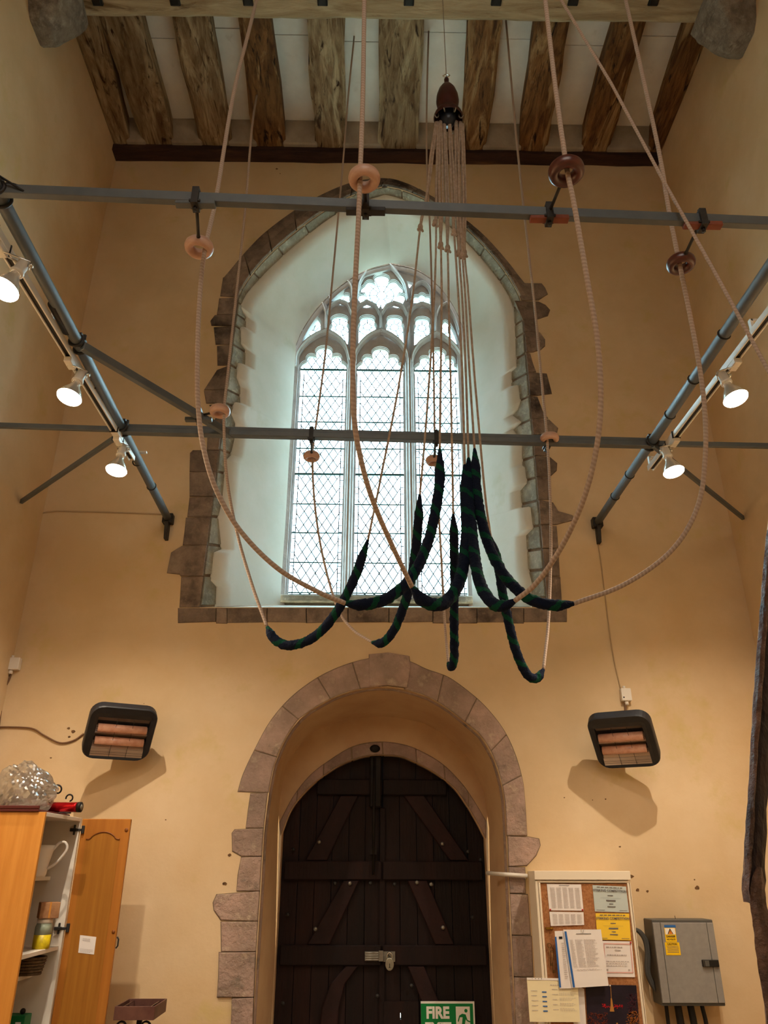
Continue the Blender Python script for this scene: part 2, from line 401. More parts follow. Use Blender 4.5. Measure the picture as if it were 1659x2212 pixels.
# door profile
df_l = [PY(a, b, D) for a, b in ((555, 2055), (563, 1928), (570, 1802), (580, 1718), (591, 1658), (610, 1608), (639, 1561), (669, 1536), (711, 1511), (753, 1494), (795, 1486), (820, 1484))]
df_r = [PY(a, b, D) for a, b in ((820, 1484), (842, 1484), (880, 1491), (922, 1504), (964, 1528), (1006, 1561), (1040, 1591), (1065, 1633), (1082, 1684), (1091, 1739), (1094, 1802), (1097, 1865), (1103, 2013))]
df_l = [Vector((df_l[0].x, D, 0.0))] + df_l; df_r = df_r + [Vector((df_r[-1].x, D, 0.0))]
dr_l = [PY(a, b, DT) for a, b in ((595, 2055), (598, 1900), (601, 1777), (605, 1717), (618, 1650), (669, 1582), (736, 1557), (795, 1549), (820, 1547))]
dr_r = [PY(a, b, DT) for a, b in ((820, 1547), (854, 1549), (913, 1561), (968, 1591), (1015, 1642), (1044, 1709), (1056, 1781), (1058, 1900), (1061, 2055))]
dr_l = [Vector((dr_l[0].x, DT, 0.0))] + dr_l; dr_r = dr_r + [Vector((dr_r[-1].x, DT, 0.0))]
dfront = resample(df_l, 40)[:-1] + resample(df_r, 40); drear = resample(dr_l, 40)[:-1] + resample(dr_r, 40)

wall_back = struct('wall_back')
YF = -3.2
outer = [(XL - .3, -.0), (XR + .3, -.0), (XR + .3, 7.8), (XL - .3, 7.8)]
wh = [xz(p) for p in front]; dh = [xz(p) for p in dfront]
dh = [(a, b + .0005) for a, b in dh]
ws = sheet_with_holes('plaster_face', outer, [wh, dh], D, .06, PLA, wall_back)
# the outer skin of the wall around the tracery, and the lunette over the door
sheet_with_holes('outer_masonry', [(XL, 2.9), (XR, 2.9), (XR, 7.8), (XL, 7.8)], [[xz(p) for p in rear]], DW + .02, .1, STB, wall_back)
def grid(name, fn, su, sv, material, parent, smooth=True, thick=0):
    b = B(); vs = [fn(u, v) for u in su for v in sv]; nv = len(sv)
    fs = [(i * nv + j, i * nv + j + 1, (i + 1) * nv + j + 1, (i + 1) * nv + j) for i in range(len(su) - 1) for j in range(nv - 1)]
    b.add(vs, fs, None, smooth); return b.build(name, material, parent)
# mortar bed behind the reveal stones
sall = [i * .5 for i in range(2 * (NP - 1) + 1)]
grid('mortar_bed', lambda s, t: loft(s, t, -.006), sall, [0, .25, .5], MOR, wall_back)
# jagged boundary of the plaster on the reveals, as depth fraction t
def tl(py, px):   # traced boundary -> (s, t)
    z = PY(px, py, D).z; s = (z - LF.z) / (fa_l[0].z - LF.z) * (NJ - 1)
    a = at_s(front, s); 
    best = 0
    for k in range(120):
        t = k / 119; q = loft(s, t); v = q - EYE; d = v.dot(fw); x = W / 2 + F * v.dot(rt) / d
        if x >= px: best = t; break
    return s, best
def tr_(py, px):
    z = PY(px, py, D).z; s = IA1 + (1 - (z - RF.z) / (fa_r[-1].z - RF.z)) * (NJ - 1)
    best = 0
    for k in range(120):
        t = k / 119; q = loft(s, t); v = q - EYE; d = v.dot(fw); x = W / 2 + F * v.dot(rt) / d
        if x <= px: best = t; break
    return s, best
Lj = [(1312, 464), (1268, 466), (1254, 454), (1192, 461), (1184, 477), (1117, 470), (1082, 478), (990, 486), (976, 497), (940, 505), (905, 506), (888, 498), (862, 504), (858, 517), (824, 518), (808, 509), (777, 512), (773, 528), (740, 529), (733, 519), (699, 518), (695, 529), (672, 530), (660, 519)]
Rj = [(662, 1112), (725, 1115), (781, 1117), (785, 1107), (817, 1106), (822, 1121), (860, 1126), (873, 1120), (880, 1110), (911, 1110), (902, 1128), (948, 1130), (996, 1129), (1003, 1136), (1038, 1140), (1050, 1126), (1090, 1128), (1092, 1148), (1140, 1153), (1152, 1139), (1225, 1143), (1258, 1150), (1312, 1149)]
bnd = sorted([tl(a, b) for a, b in Lj]) 
bndr = [tr_(a, b) for a, b in Rj]; bndr.sort()
arch_t = []
for i, (a, b) in enumerate(((520, 650), (562, 600), (600, 562), (650, 518), (720, 466), (790, 432), (830, 421), (870, 431), (930, 462), (1000, 517), (1060, 582), (1104, 650))):
    # nearest arch station at the traced pixel
    bestd = 1e9
    for si in range(2 * (IA1 - IA0) + 1):
        s = IA0 + si / 2
        for k in range(40):
            t = k / 60; q = loft(s, t); v = q - EYE; d = v.dot(fw)
            x = W / 2 + F * v.dot(rt) / d; y = H / 2 - F * v.dot(up) / d
            e = (x - a) ** 2 + (y - b) ** 2
            if e < bestd: bestd = e; bt = (s, t)
    arch_t.append(bt)
arch_t.sort()
BND = [(0, bnd[0][1])] + bnd + [q for q in arch_t if IA0 + 1 < q[0] < IA1 - 1] + bndr + [(NP - 1, bndr[-1][1])]
BND = sorted(BND)
def tb(s):
    for (a, ta), (b, tbb) in zip(BND, BND[1:]):
        if a <= s <= b: return ta + (tbb - ta) * ((s - a) / (b - a) if b > a else 0)
    return BND[-1][1]
PO = .020
ss = sorted(set([round(x, 4) for x in sall] + [round(q[0], 4) for q in BND] + [round(q[0] + .03, 4) for q in BND if q[0] + .03 < NP - 1]))
def plf(s, k):
    t0 = max(.02, tb(s))
    if k == 0: return loft(s, t0, -.004)
    if k == 1: return loft(s, t0 + .003, PO)
    t = t0 + .003 + (1 - t0 - .003) * (k - 1) / 5.0
    return loft(s, t, PO * (1 - .6 * (k - 1) / 5) + .006 * noise.noise(loft(s, t) * 2.2))
grid('reveal_plaster', plf, ss, list(range(7)), PLR, wall_back)
# pale return stones of the reveals
jl = [1312, 1245, 1178, 1117, 1073, 1020, 973, 930, 872, 843, 790, 745, 705, 680, 655]
jr = [653, 690, 718, 762, 805, 855, 905, 940, 985, 1030, 1080, 1134, 1185, 1230, 1290, 1312]
cuts = [tl(y, 700)[0] for y in jl] + [IA0 + k * (IA1 - IA0) / 11 for k in range(1, 11)] + [tr_(y, 1100)[0] for y in jr]
cuts = sorted(cuts)
for a, b in zip(cuts, cuts[1:]):
    if b - a < .2: continue
    g = .10; n = max(2, int((b - a) * 1.5)); us = [a + g + (b - a - 2 * g) * k / n for k in range(n + 1)]
    pr = random.uniform(.002, .007); bb = B(); vs = []
    rows = []
    for u in us:
        tm = min(.9, tb(u) + .12)
        for v in (0, 1, 2, 3):
            t = (.012, .012, tm, tm)[v]; o = (-.03, pr, pr, -.03)[v]
            vs.append(loft(u, t, o + (.003 * noise.noise(loft(u, t) * 7) if o > 0 else 0)))
    nv = 4; fs = [(i * nv + j, i * nv + (j + 1) % nv, (i + 1) * nv + (j + 1) % nv, (i + 1) * nv + j) for i in range(n) for j in range(nv)]
    fs += [(0, 3, 2, 1), tuple(n * nv + k for k in range(4))]
    bb.add(vs, fs); bb.build('stone', STP, wall_back, bevel=.004)
# sill of the reveal: slopes up to the window
grid('sloping_sill', lambda u, v: at_s(front, 0).lerp(at_s(front, NP - 1), u).lerp(at_s(rear, 0).lerp(at_s(rear, NP - 1), u), v) + Vector((0, 0, -.002)), [k / 8 for k in range(9)], [0, .5, 1], PLR, wall_back, False)
# front quoins: polygons traced on the wall plane
def wx(px, py): return PY(px, py, D)
def stone(poly, material, parent=wall_back, Y=D, proud=None, name='stone', shrink=.002, bev=.004, back=.045):
    P = [PY(a, b, Y) for a, b in poly]; c = sum(P, Vector()) / len(P)
    P = [p + (c - p).normalized() * shrink for p in P]
    pr = random.uniform(.004, .014) if proud is None else proud
    b = B(); b.prism([Vector((p.x, Y - pr, p.z)) for p in P], (0, pr + back, 0))
    mortar.prism([Vector((q.x, Y - .002, q.z)) for q in [p + (p - c).normalized() * .004 for p in P]], (0, .02, 0))
    return b.build(name, material, parent, bevel=bev, seg=2)
mortar = B()
def arL(y): return 513 + (431 - 513) * (y - 653) / (1312 - 653)
def arR(y): return 1127 + (1182 - 1127) * (y - 653) / (1312 - 653)
LS = [(600, 643, [(482, 600), (476, 640)]), (643, 680, [(474, 645), (469, 680)]), (680, 705, [(464, 682), (455, 694), (457, 704)]),
      (705, 745, [(462, 708), (466, 745)]), (745, 790, [(469, 748), (470, 790)]), (790, 843, [(469, 800), (452, 826), (441, 843)]),
      (843, 872, [(441, 845), (446, 872)]), (872, 930, [(452, 876), (466, 892), (466, 905), (452, 928)]), (930, 973, [(449, 932), (447, 973)]),
      (973, 1020, [(417, 973), (411, 979), (410, 1020)]), (1020, 1073, [(410, 1022), (410, 1073)]), (1073, 1117, [(410, 1075), (405, 1117)]), (1117, 1178, [(402, 1119), (399, 1150), (395, 1178)]),
      (1178, 1245, [(393, 1180), (370, 1194), (361, 1238), (388, 1241), (391, 1245)]), (1245, 1312, [(392, 1247), (388, 1312)])]
for y0, y1, o in LS:
    if y0 < 653: 
        inn = [(PXA, y) for PXA, y in ((arL(653) + 2, y1 if y1 < 653 else 653), (arL(653) + 6, y0))]
        if y1 > 653: inn = [(arL(y1), y1), (514, 653), (516, y0)]
        stone(o + inn, STB)
    else:
        stone(o + [(arL(y1), y1), (arL(y0), y0)], STB)
RS = [(612, 650, [(1170, 613), (1177, 622), (1183, 636), (1163, 649)]), (650, 690, [(1163, 652), (1178, 659), (1188, 670), (1183, 683), (1161, 690)]),
      (690, 718, [(1160, 692), (1163, 718)]), (718, 762, [(1166, 719), (1177, 734), (1177, 748), (1168, 756), (1152, 761)]),
      (762, 805, [(1145, 764), (1151, 786), (1158, 804)]), (805, 855, [(1181, 808), (1186, 828), (1192, 851), (1160, 855)]),
      (855, 905, [(1161, 858), (1172, 888), (1184, 904)]), (905, 940, [(1186, 907), (1205, 925), (1202, 938)]), (940, 985, [(1182, 943), (1184, 985)]),
      (985, 1030, [(1188, 988), (1203, 1001), (1202, 1017), (1188, 1030)]), (1030, 1080, [(1188, 1032), (1190, 1080)]),
      (1080, 1134, [(1194, 1086), (1206, 1105), (1237, 1114), (1240, 1124), (1201, 1134)]), (1134, 1185, [(1202, 1137), (1206, 1185)]),
      (1185, 1245, [(1206, 1187), (1209, 1245)]), (1245, 1312, [(1210, 1247), (1214, 1312)])]
for y0, y1, o in RS:
    a = (arR(y0), y0) if y0 >= 653 else (1112, y0); c = (arR(y1), y1)
    stone([a] + o + [c], STB)
js = [385, 467, 491, 577, 662, 752, 840, 935, 1030, 1105, 1131, 1224]
for a, b in zip(js, js[1:]): stone([(a, 1314), (b, 1314), (b, 1345 + random.uniform(-2, 2)), (a, 1345 + random.uniform(-2, 2))], STB)
# arch ring on the wall face, moulded: outer voussoirs and a rounded inner roll
og = smooth_path([PY(a, b, D) for a, b in ((483, 600), (496, 585), (530, 545), (575, 500), (640, 452), (700, 418), (765, 393), (830, 385), (880, 397), (930, 423), (985, 460), (1040, 503), (1090, 557), (1122, 598), (1146, 628), (1160, 650))])
og = resample(og, 120); ig = resample(front[IA0:IA1 + 1], 120)
def ringstones(outer_, inner_, cutsf, material, parent, y, proud=(.004, .014), back=.05, name='stone', bev=.006):
    n = len(outer_)
    i0, i1 = int(cutsf[0] * (n - 1)), int(cutsf[-1] * (n - 1))
    for q in range(i0, i1): mortar.add([Vector((p.x, y - .0015, p.z)) for p in (outer_[q], outer_[q + 1], inner_[q + 1], inner_[q])], [(0, 1, 2, 3)])
    for a, b in zip(cutsf, cutsf[1:]):
        i0, i1 = a * (n - 1) + .12, b * (n - 1) - .12
        k = max(2, int(i1 - i0)); us = [i0 + (i1 - i0) * j / k for j in range(k + 1)]
        pr = random.uniform(*proud); bb = B(); vs = []
        for u in us:
            o, i = at_s(outer_, u), at_s(inner_, u); d = (i - o).normalized() * .003
            o = o + d; i = i - d * .3
            vs += [Vector((o.x, y + back, o.z)), Vector((o.x, y - pr, o.z)), Vector((i.x, y - pr, i.z)), Vector((i.x, y + back, i.z))]
        fs = [(q * 4 + j, q * 4 + (j + 1) % 4, (q + 1) * 4 + (j + 1) % 4, (q + 1) * 4 + j) for q in range(k) for j in range(4)]
        fs += [(0, 3, 2, 1), tuple(k * 4 + j for j in range(4))]
        bb.add(vs, fs); bb.build(name, material, parent, bevel=bev, seg=2)
cf = [0, .08, .165, .25, .34, .42, .5, .58, .66, .75, .84, .92, .985]
ringstones(og, ig, cf, STB, wall_back, D)
mid = [o.lerp(i, .62) for o, i in zip(og, ig)]
ringstones([o.lerp(i, .55) for o, i in zip(og, ig)], [o.lerp(i, 1.0) for o, i in zip(og, ig)], cf, STB, wall_back, D, proud=(.022, .026), back=.03, bev=.009, name='stone')

# door surround
do = [(513, 1711), (525, 1671), (551, 1616), (584, 1557), (627, 1507), (681, 1466), (736, 1439), (791, 1423), (838, 1419), (884, 1428), (922, 1445), (968, 1462), (1011, 1492), (1049, 1526), (1087, 1574), (1112, 1625), (1129, 1684), (1135, 1739), (1139, 1806)]
do = resample(smooth_path([PY(a, b, D) for a, b in do]), 140)
di = smooth_path([PY(a, b, D) for a, b in ((580, 1713), (591, 1658), (610, 1608), (639, 1561), (669, 1536), (711, 1511), (753, 1494), (795, 1486), (838, 1484), (880, 1491), (922, 1504), (964, 1528), (1006, 1561), (1040, 1591), (1065, 1633), (1082, 1684), (1091, 1739), (1094, 1806))])
di = resample(di, 140)
di = [Vector((p.x, D, p.z)) for p in di]
ringstones(do, di, [0, .09, .20, .30, .385], STD, wall_back, D)
ringstones(do, di, [.505, .60, .69, .79, .88, 1.0], STD, wall_back, D)
stone([(797, 1414), (838, 1410), (884, 1418), (887, 1440), (880, 1487), (838, 1482), (797, 1484)], STD, proud=.02)
ringstones(do, di, [.385, .445], STD, wall_back, D)
def dL(y): return np.interp(y, [1713, 1802, 1928, 2055, 2230], [578, 568, 561, 553, 545])
def dR(y): return np.interp(y, [1802, 1865, 2013, 2230], [1096, 1098, 1105, 1116])
DL = [(1713, 1789, [(541, 1714), (536, 1750), (531, 1789)]), (1789, 1850, [(507, 1792), (501, 1800), (502, 1839), (522, 1850)]), (1850, 1925, [(521, 1852), (514, 1890), (511, 1925)]),
      (1925, 1990, [(510, 1929), (468, 1932), (460, 1950), (462, 1966), (477, 1988)]), (1990, 2056, [(477, 1991), (478, 2056)]), (2056, 2154, [(473, 2057), (472, 2110), (469, 2154)]), (2154, 2250, [(501, 2156), (498, 2250)])]
for y0, y1, o in DL: stone(o + [(dL(y1), y1), (dL(y0), y0)], STD)
DR = [(1806, 1872, [(1142, 1808), (1164, 1812), (1167, 1826), (1158, 1848), (1138, 1870)]), (1872, 1930, [(1134, 1874), (1135, 1930)]), (1930, 2020, [(1140, 1932), (1146, 2020)]), (2020, 2110, [(1148, 2022), (1152, 2110)]), (2110, 2250, [(1154, 2112), (1162, 2250)])]
for y0, y1, o in DR: stone([(dR(y0), y0)] + o + [(dR(y1), y1)], STD)
# lunette backing
# dark inner moulding of the door arch, then plastered reveal
mo = [p.copy() for p in dfront]
b = B(); b.tube([Vector((p.x, D + .035, p.z)) for p in dfront], .014, 8); b.build('arch_roll_moulding', STD, wall_back)
grid('door_reveal_plaster', lambda s, t: at_s(dfront, s).lerp(at_s(drear, s), t) + Vector((0, 0, 0)), list(range(len(dfront))), [0, .25, .5, .75, 1], PLD, wall_back)
lo = [PY(a, b, DT) for a, b in ((603, 1777), (634, 1719), (669, 1675), (711, 1642), (762, 1612), (812, 1602), (863, 1606), (905, 1620), (956, 1650), (998, 1692), (1027, 1734), (1051, 1775))]
lin_ = [PY(a, b, DT) for a, b in ((606, 1806), (627, 1751), (656, 1713), (690, 1682), (732, 1654), (774, 1637), (812, 1631), (863, 1633), (905, 1650), (943, 1671), (981, 1701), (1006, 1734), (1032, 1777), (1050, 1812))]
lo = resample(smooth_path(lo), 90); lin_ = resample(smooth_path(lin_), 90)
opening = [Vector((drear[0].x + .004, DT, 0.001))] + [Vector((p.x, DT, p.z)) for p in lin_] + [Vector((drear[-1].x - .004, DT, 0.001))]
lun = [xz(p) for p in drear if p.z > .5]
arc = [xz(p) for p in lo]
lunp = [(x, z) for x, z in lun if z > arc[0][1] - .01]
sheet_with_holes('lunette_plaster', [(x * 1.003, z + .002) for x, z in lunp] + arc[::-1], [], DT, .05, PLD, wall_back)
ringstones(lo, lin_, [0, .13, .26, .38, .5, .63, .75, .88, 1.0], STD, wall_back, DT, proud=(.002, .008), back=.11)
b = B()   # narrow stone rebate behind the arch so that no gap shows round the leaves
for sgn, xx in ((-1, drear[0].x), (1, drear[-1].x)):
    b.box(min(xx, xx + sgn * .12), max(xx, xx + sgn * .12), DT + .004, DD + .1, 0, lo[0].z + .05); b.box(min(xx - sgn * .0, xx + sgn * .6), max(xx, xx + sgn * .6), DD + .06, DD + .16, 0, 2.9)
b.build('door_rebate', PLD, wall_back)
b = B(); b.box(-1.2, 1.2, DD + .09, DD + .12, 1.9, 2.7); b.build('head_masonry', STB, wall_back)
b = B(); b.blob(PY(810, 1617, DT - .01), .032, 8, (1.1, .4, .8)); b.build('soot_spot', IRN, wall_back)

def plane_wall(name, vs, material):
    b = B(); b.add(vs, [(0, 1, 2, 3)]); o = b.build(name, material); o['kind'] = 'structure'; return o
chips = B(); Rc = random.Random(3)
for px_, py_, r in ((1219, 1723, .006), (1308, 1726, .006), (1339, 1829, .008), (1506, 1918, .016), (1377, 1923, .014), (1398, 1925, .010), (358, 1771, .005), (496, 1847, .014), (485, 1909, .018), (311, 1520, .004), (1363, 1893, .02), (1280, 1728, .004), (148, 1573, .012), (158, 1580, .016), (150, 1592, .01), (110, 1637, .008), (1500, 1900, .006), (605, 375, .006), (598, 365, .012)):
    q = PY(px_, py_, D); chips.prism([(q.x + r * Rc.uniform(.5, 1) * math.cos(t * PI / 4), D - .0015, q.z + r * Rc.uniform(.35, .8) * math.sin(t * PI / 4)) for t in range(8)], (0, .004, 0))
ck = chips.build('plaster_chips', mat('bare_chip', '7c5c3c', '4e3826', 60, .95), wall_back); ck['kind'] = 'stuff'
mo_ = mortar.build('mortar_joints', MOR, wall_back); mo_['kind'] = 'stuff'
zb0 = lin_[0].z - .2
bo_ = [xz(p) for p in drear if p.z > zb0]; bi_ = [(p.x * .99, p.z) for p in lin_]
sheet_with_holes('lunette_backing', [(x * 1.01, z + .004) for x, z in bo_] + [(bi_[-1][0] + .004, zb0)] + bi_[::-1] + [(bi_[0][0] - .004, zb0)], [], DT + .012, .03, PLD, wall_back)
def slab(name, x0, x1, y0, y1, z0, z1, material):
    b = B(); b.box(x0, x1, y0, y1, z0, z1); o = b.build(name, material); o['kind'] = 'structure'; return o
slab('wall_left', XL - .3, XL, YF, D + .03, 0, 7.8, PLA)
slab('wall_right', XR, XR + .3, YF, D + .03, 0, 7.8, PLA)
slab('wall_front', XL, XR, YF - .2, YF, 0, 7.8, PLA)
slab('floor', XL - .3, XR + .3, YF - .2, D + .9, -.1, 0, mat('stone_floor', '9a8a74', '7f705e', 3, .8))

# ------------------------------------------------------------------ ceiling
ceiling = struct('ceiling')
b = B(); b.box(XL - .3, XR + .3, YF - .2, D + .3, ZC + .26, ZC + .36); b.build('ceiling_deck', INF, ceiling)
J = [(166, 212, 256, 282), (215, 300, 315, 378), (372, 450, 436, 500), (517, 582, 552, 617), (665, 742, 683, 745), (820, 914, 820, 902), (1012, 1086, 1000, 1046), (1160, 1232, 1122, 1180), (1335, 1397, 1256, 1316), (1490, 1533, 1402, 1424)]
JY0, JY1 = 3.3, 4.76
edges = []
for k, (a, b_, c, d) in enumerate(J):
    n0, n1 = PZ(a, 42, ZC), PZ(b_, 42, ZC); f0, f1 = PZ(c, 322, ZC), PZ(d, 322, ZC)
    bb = B(); vs = []; N = 26
    for i in range(N + 1):
        y = -.4 + (4.84 + .4) * i / N; t = (y - n0.y) / (f0.y - n0.y); tt = max(-.6, min(1.05, t))
        xl = n0.x + (f0.x - n0.x) * tt; xr = n1.x + (f1.x - n1.x) * tt
        w = .02 * noise.noise(Vector((k * 7.1, y * 2.6, 0))); w2 = .02 * noise.noise(Vector((k * 7.1 + 3, y * 2.6, 4)))
        h = .012 * noise.noise(Vector((k * 5.1, y * 2, 9)))
        xl += w; xr += w2
        if k == 0: xl = XL + .002
        if k == 9: xr = XR - .002
        m_x = (xl + xr) / 2
        vs += [Vector((xl + .0, y, ZC + .24)), Vector((xl - .01, y, ZC + .02 + h)), Vector((xl + .02, y, ZC + h)), Vector((m_x, y, ZC - .006 + h + .008 * noise.noise(Vector((k, y * 5, 2))))), Vector((xr - .02, y, ZC + h)), Vector((xr + .01, y, ZC + .02 + h)), Vector((xr, y, ZC + .24))]
    fs = [(i * 7 + j, i * 7 + (j + 1) % 7, (i + 1) * 7 + (j + 1) % 7, (i + 1) * 7 + j) for i in range(N) for j in range(7)]
    fs += [tuple(range(6, -1, -1)), tuple(N * 7 + j for j in range(7))]
    bb.add(vs, fs); jo = bb.build('joist', JSR if k in (3, 6, 7, 8, 9) else JST, ceiling)
    edges.append((n0.x, n1.x, f0.x, f1.x, n0.y, f0.y))
for k in range(9):
    l, r = edges[k], edges[k + 1]
    for y0, y1 in ((-.3, 1.2), (1.2, 2.7), (2.7, 3.86 + .05 * math.sin(k * 2.1)), (3.86 + .05 * math.sin(k * 2.1), 4.84)):
        def xa(y): return l[1] + (l[3] - l[1]) * (y - l[4]) / (l[5] - l[4]) - .03
        def xb(y): return r[0] + (r[2] - r[0]) * (y - l[4]) / (l[5] - l[4]) + .03
        z = ZC + .165 + random.uniform(-.003, .003); a, c = y0 + .0025, y1 - .0025
        bb = B(); bb.prism([(xa(a), a, z), (xb(a), a, z), (xb(c), c, z), (xa(c), c, z)], (0, 0, .02)); bb.build('ceiling_board', CBD, ceiling)
    xa_, xb_ = l[3] - .02, r[2] + .02; w = xb_ - xa_
    bb = B(); q = [(xa_ + w * .02, 4.845, ZC - .01), (xb_ - w * .02, 4.845, ZC - .01), (xb_ - w * .02, 4.845, ZC + .17), (xa_ + w * .02, 4.845, ZC + .17)]
    f_ = [(xa_ + w * .0, 4.70, ZC - .005), (xb_ - w * .0, 4.70, ZC - .005), (xb_ - w * .05, 4.60, ZC + .168), (xa_ + w * .05, 4.60, ZC + .168)]
    bb.add(q + f_, [(0, 1, 2, 3), (7, 6, 5, 4), (0, 4, 5, 1), (1, 5, 6, 2), (2, 6, 7, 3), (3, 7, 4, 0)]); bb.build('infill_block', INF, ceiling, bevel=.01)
bb = B(); N = 40; vs = []
for i in range(N + 1):
    x = XL + (XR - XL) * i / N; w = .012 * noise.noise(Vector((x * 2.3, 1, 1))); h = .012 * noise.noise(Vector((x * 3, 7, 1)))
    z0 = 7.175 + .035 * i / N + h
    vs += [Vector((x, 4.90, z0)), Vector((x, 4.735 + w, z0 + .01)), Vector((x, 4.735 + w, ZC - .0)), Vector((x, 4.90, ZC))]
bb.add(vs, [(i * 4 + j, i * 4 + (j + 1) % 4, (i + 1) * 4 + (j + 1) % 4, (i + 1) * 4 + j) for i in range(N) for j in range(4)] + [(3, 2, 1, 0), tuple(N * 4 + j for j in range(4))])
bb.build('wall_plate', PLT, ceiling)

# ------------------------------------------------------------------ the window
window = struct('window_1')
YT = DW + .06
def zt(zx, zy, Y=None): return PY(580 + zx / 3.456, 540 + zy / 3.456, YT + .03 if Y is None else Y)
def arcs(pts):
    """closed outline from (zx, zy, bulge): a bulge bows the next segment outwards (left of travel)"""
    P = [(zt(x, y), bl) for x, y, bl in pts]; out = []; n = len(P)
    for i in range(n):
        a, bl = P[i]; c = P[(i + 1) % n][0]
        k = 1 if abs(bl) < 1e-3 else 9
        d = c - a; nn = Vector((-d.z, 0, d.x))
        for j in range(k):
            t = j / k; q = a + d * t + nn * (bl * 4 * t * (1 - t) * .5)
            out.append((q.x, q.z))
    return out
XA = [(zt(240, 905).x, zt(578, 905).x), (zt(665, 918).x, zt(1003, 918).x), (zt(1095, 925).x, zt(1420, 930).x)]
ZB = PY(670, 1292, YT + .03).z
def light(i, pts):
    head = arcs(pts); xl, xr = XA[i]
    # pts run from the right spring over the top to the left spring; close down to the sill
    return [(xl, ZB), (xr, ZB)] + head[:-1] if False else head + [(xl, ZB), (xr, ZB)]
def openarcs(pts):
    P = [(zt(x, y), bl) for x, y, bl in pts]; out = []
    for i in range(len(P) - 1):
        a, bl = P[i]; c = P[i + 1][0]; d = c - a; nn = Vector((-d.z, 0, d.x))
        for j in range(9):
            t = j / 9; q = a + d * t + nn * (bl * 4 * t * (1 - t) * .5); out.append((q.x, q.z))
    out.append((P[-1][0].x, P[-1][0].z)); return out
Bq = -.85
heads = [[(578, 905, Bq * .5), (543, 834, Bq), (470, 790, Bq * .7), (415, 722, Bq * .7), (360, 793, Bq), (285, 830, Bq * .5), (240, 905, 0)],
         [(1003, 918, Bq * .5), (968, 844, Bq), (892, 800, Bq * .7), (835, 730, Bq * .7), (780, 800, Bq), (702, 842, Bq * .5), (665, 918, 0)],
         [(1420, 930, Bq * .5), (1386, 857, Bq), (1315, 808, Bq * .7), (1258, 738, Bq * .7), (1205, 808, Bq), (1130, 850, Bq * .5), (1095, 925, 0)]]
def flip(pts, cx=840, dy=12): 
    q = [(2 * cx - x, y + dy, 0) for x, y, b in pts][::-1]; bl = [b for x, y, b in pts]
    n = len(pts); return [(q[i][0], q[i][1], bl[(n - 2 - i) % n]) for i in range(n)]
holes = []; lightpoly = []
for i in range(3):
    h = openarcs(heads[i]); xl, xr = XA[i]; h[0] = (xr, h[0][1]); h[-1] = (xl, h[-1][1])
    poly = h + [(xl, ZB), (xr, ZB)]; holes.append(poly); lightpoly.append(poly)
h2 = [(592, 705, 0), (596, 600, -.15), (583, 555, -.65), (530, 488, -.65), (478, 555, -.15), (460, 620, 0), (460, 642, 0)]
h3 = [(800, 640, 0), (802, 578, -.15), (788, 548, -.65), (738, 493, -.65), (688, 548, -.15), (674, 600, 0), (672, 700, 0)]
h4 = [(1010, 718, 0), (1005, 600, -.15), (992, 552, -.65), (940, 497, -.65), (890, 552, -.15), (880, 595, 0), (880, 645, 0)]
h5 = [(1200, 655, 0), (1205, 590, -.15), (1195, 558, -.65), (1148, 505, -.65), (1102, 558, -.15), (1090, 605, 0), (1088, 712, 0)]
h1 = [(385, 640, 0), (386, 570, -.3), (350, 500, 0), (318, 530, -.08), (252, 685, .1)]
h6 = [(1412, 712, -.08), (1345, 545, 0), (1318, 528, -.3), (1298, 590, 0), (1298, 645, .1)]
qL = [(578, 392, -.85), (600, 360, -.85), (568, 330, -.85), (515, 330, -.85), (482, 358, -.85), (505, 390, -.65)]
qR = [(1182, 405, -.85), (1202, 373, -.85), (1172, 345, -.85), (1120, 345, -.85), (1087, 372, -.85), (1110, 402, -.65)]
big = [(905, 405, -.9), (1005, 385, -.95), (958, 330, -.9), (975, 265, -.8), (888, 252, -.7), (845, 185, -.7), (800, 252, -.8), (718, 265, -.9), (735, 330, -.95), (685, 385, -.9), (785, 405, -.65)]
sl1 = [(640, 262, 0), (638, 238, 0), (605, 242, 0)]; sl2 = [(1078, 255, 0), (1035, 238, 0), (1055, 285, 0)]
sl3 = [(442, 440, 0), (425, 418, 0), (400, 412, 0)]; sl4 = [(1262, 452, 0), (1268, 440, 0), (1248, 448, 0)]
th = [arcs(h) for h in (h1, h2, h3, h4, h5, h6, qL, qR, big, sl1, sl2, sl3)]
holes += th
rp = [xz(p) for p in rear]
rin = [(x, z) for x, z in rp]
cx = sum(x for x, z in rin) / len(rin); 
grow = [(x + (.03 if x > cx else -.03), z + (.03 if z > 5 else 0)) for x, z in rin]
def offs(loop, d):
    L = [p for k, p in enumerate(loop) if math.hypot(p[0] - loop[k - 1][0], p[1] - loop[k - 1][1]) > 1e-4]; n = len(L)
    A = sum(L[i][0] * L[(i + 1) % n][1] - L[(i + 1) % n][0] * L[i][1] for i in range(n)); sg = 1 if A > 0 else -1; out = []
    for i in range(n):
        a, b, c = L[i - 1], L[i], L[(i + 1) % n]; t = Vector((c[0] - a[0], c[1] - a[1])); t.normalize() if t.length else None
        out.append((b[0] + t.y * d * sg, b[1] - t.x * d * sg))
    return out
sheet_with_holes('tracery', grow, holes, YT + .046, .026, TRA, window)
sheet_with_holes('tracery_step', grow, [offs(h, .005) for h in holes], YT + .032, .013, TRA, window)
sheet_with_holes('tracery_step', grow, [offs(h, .010) for h in holes], YT + .018, .013, TRA, window)
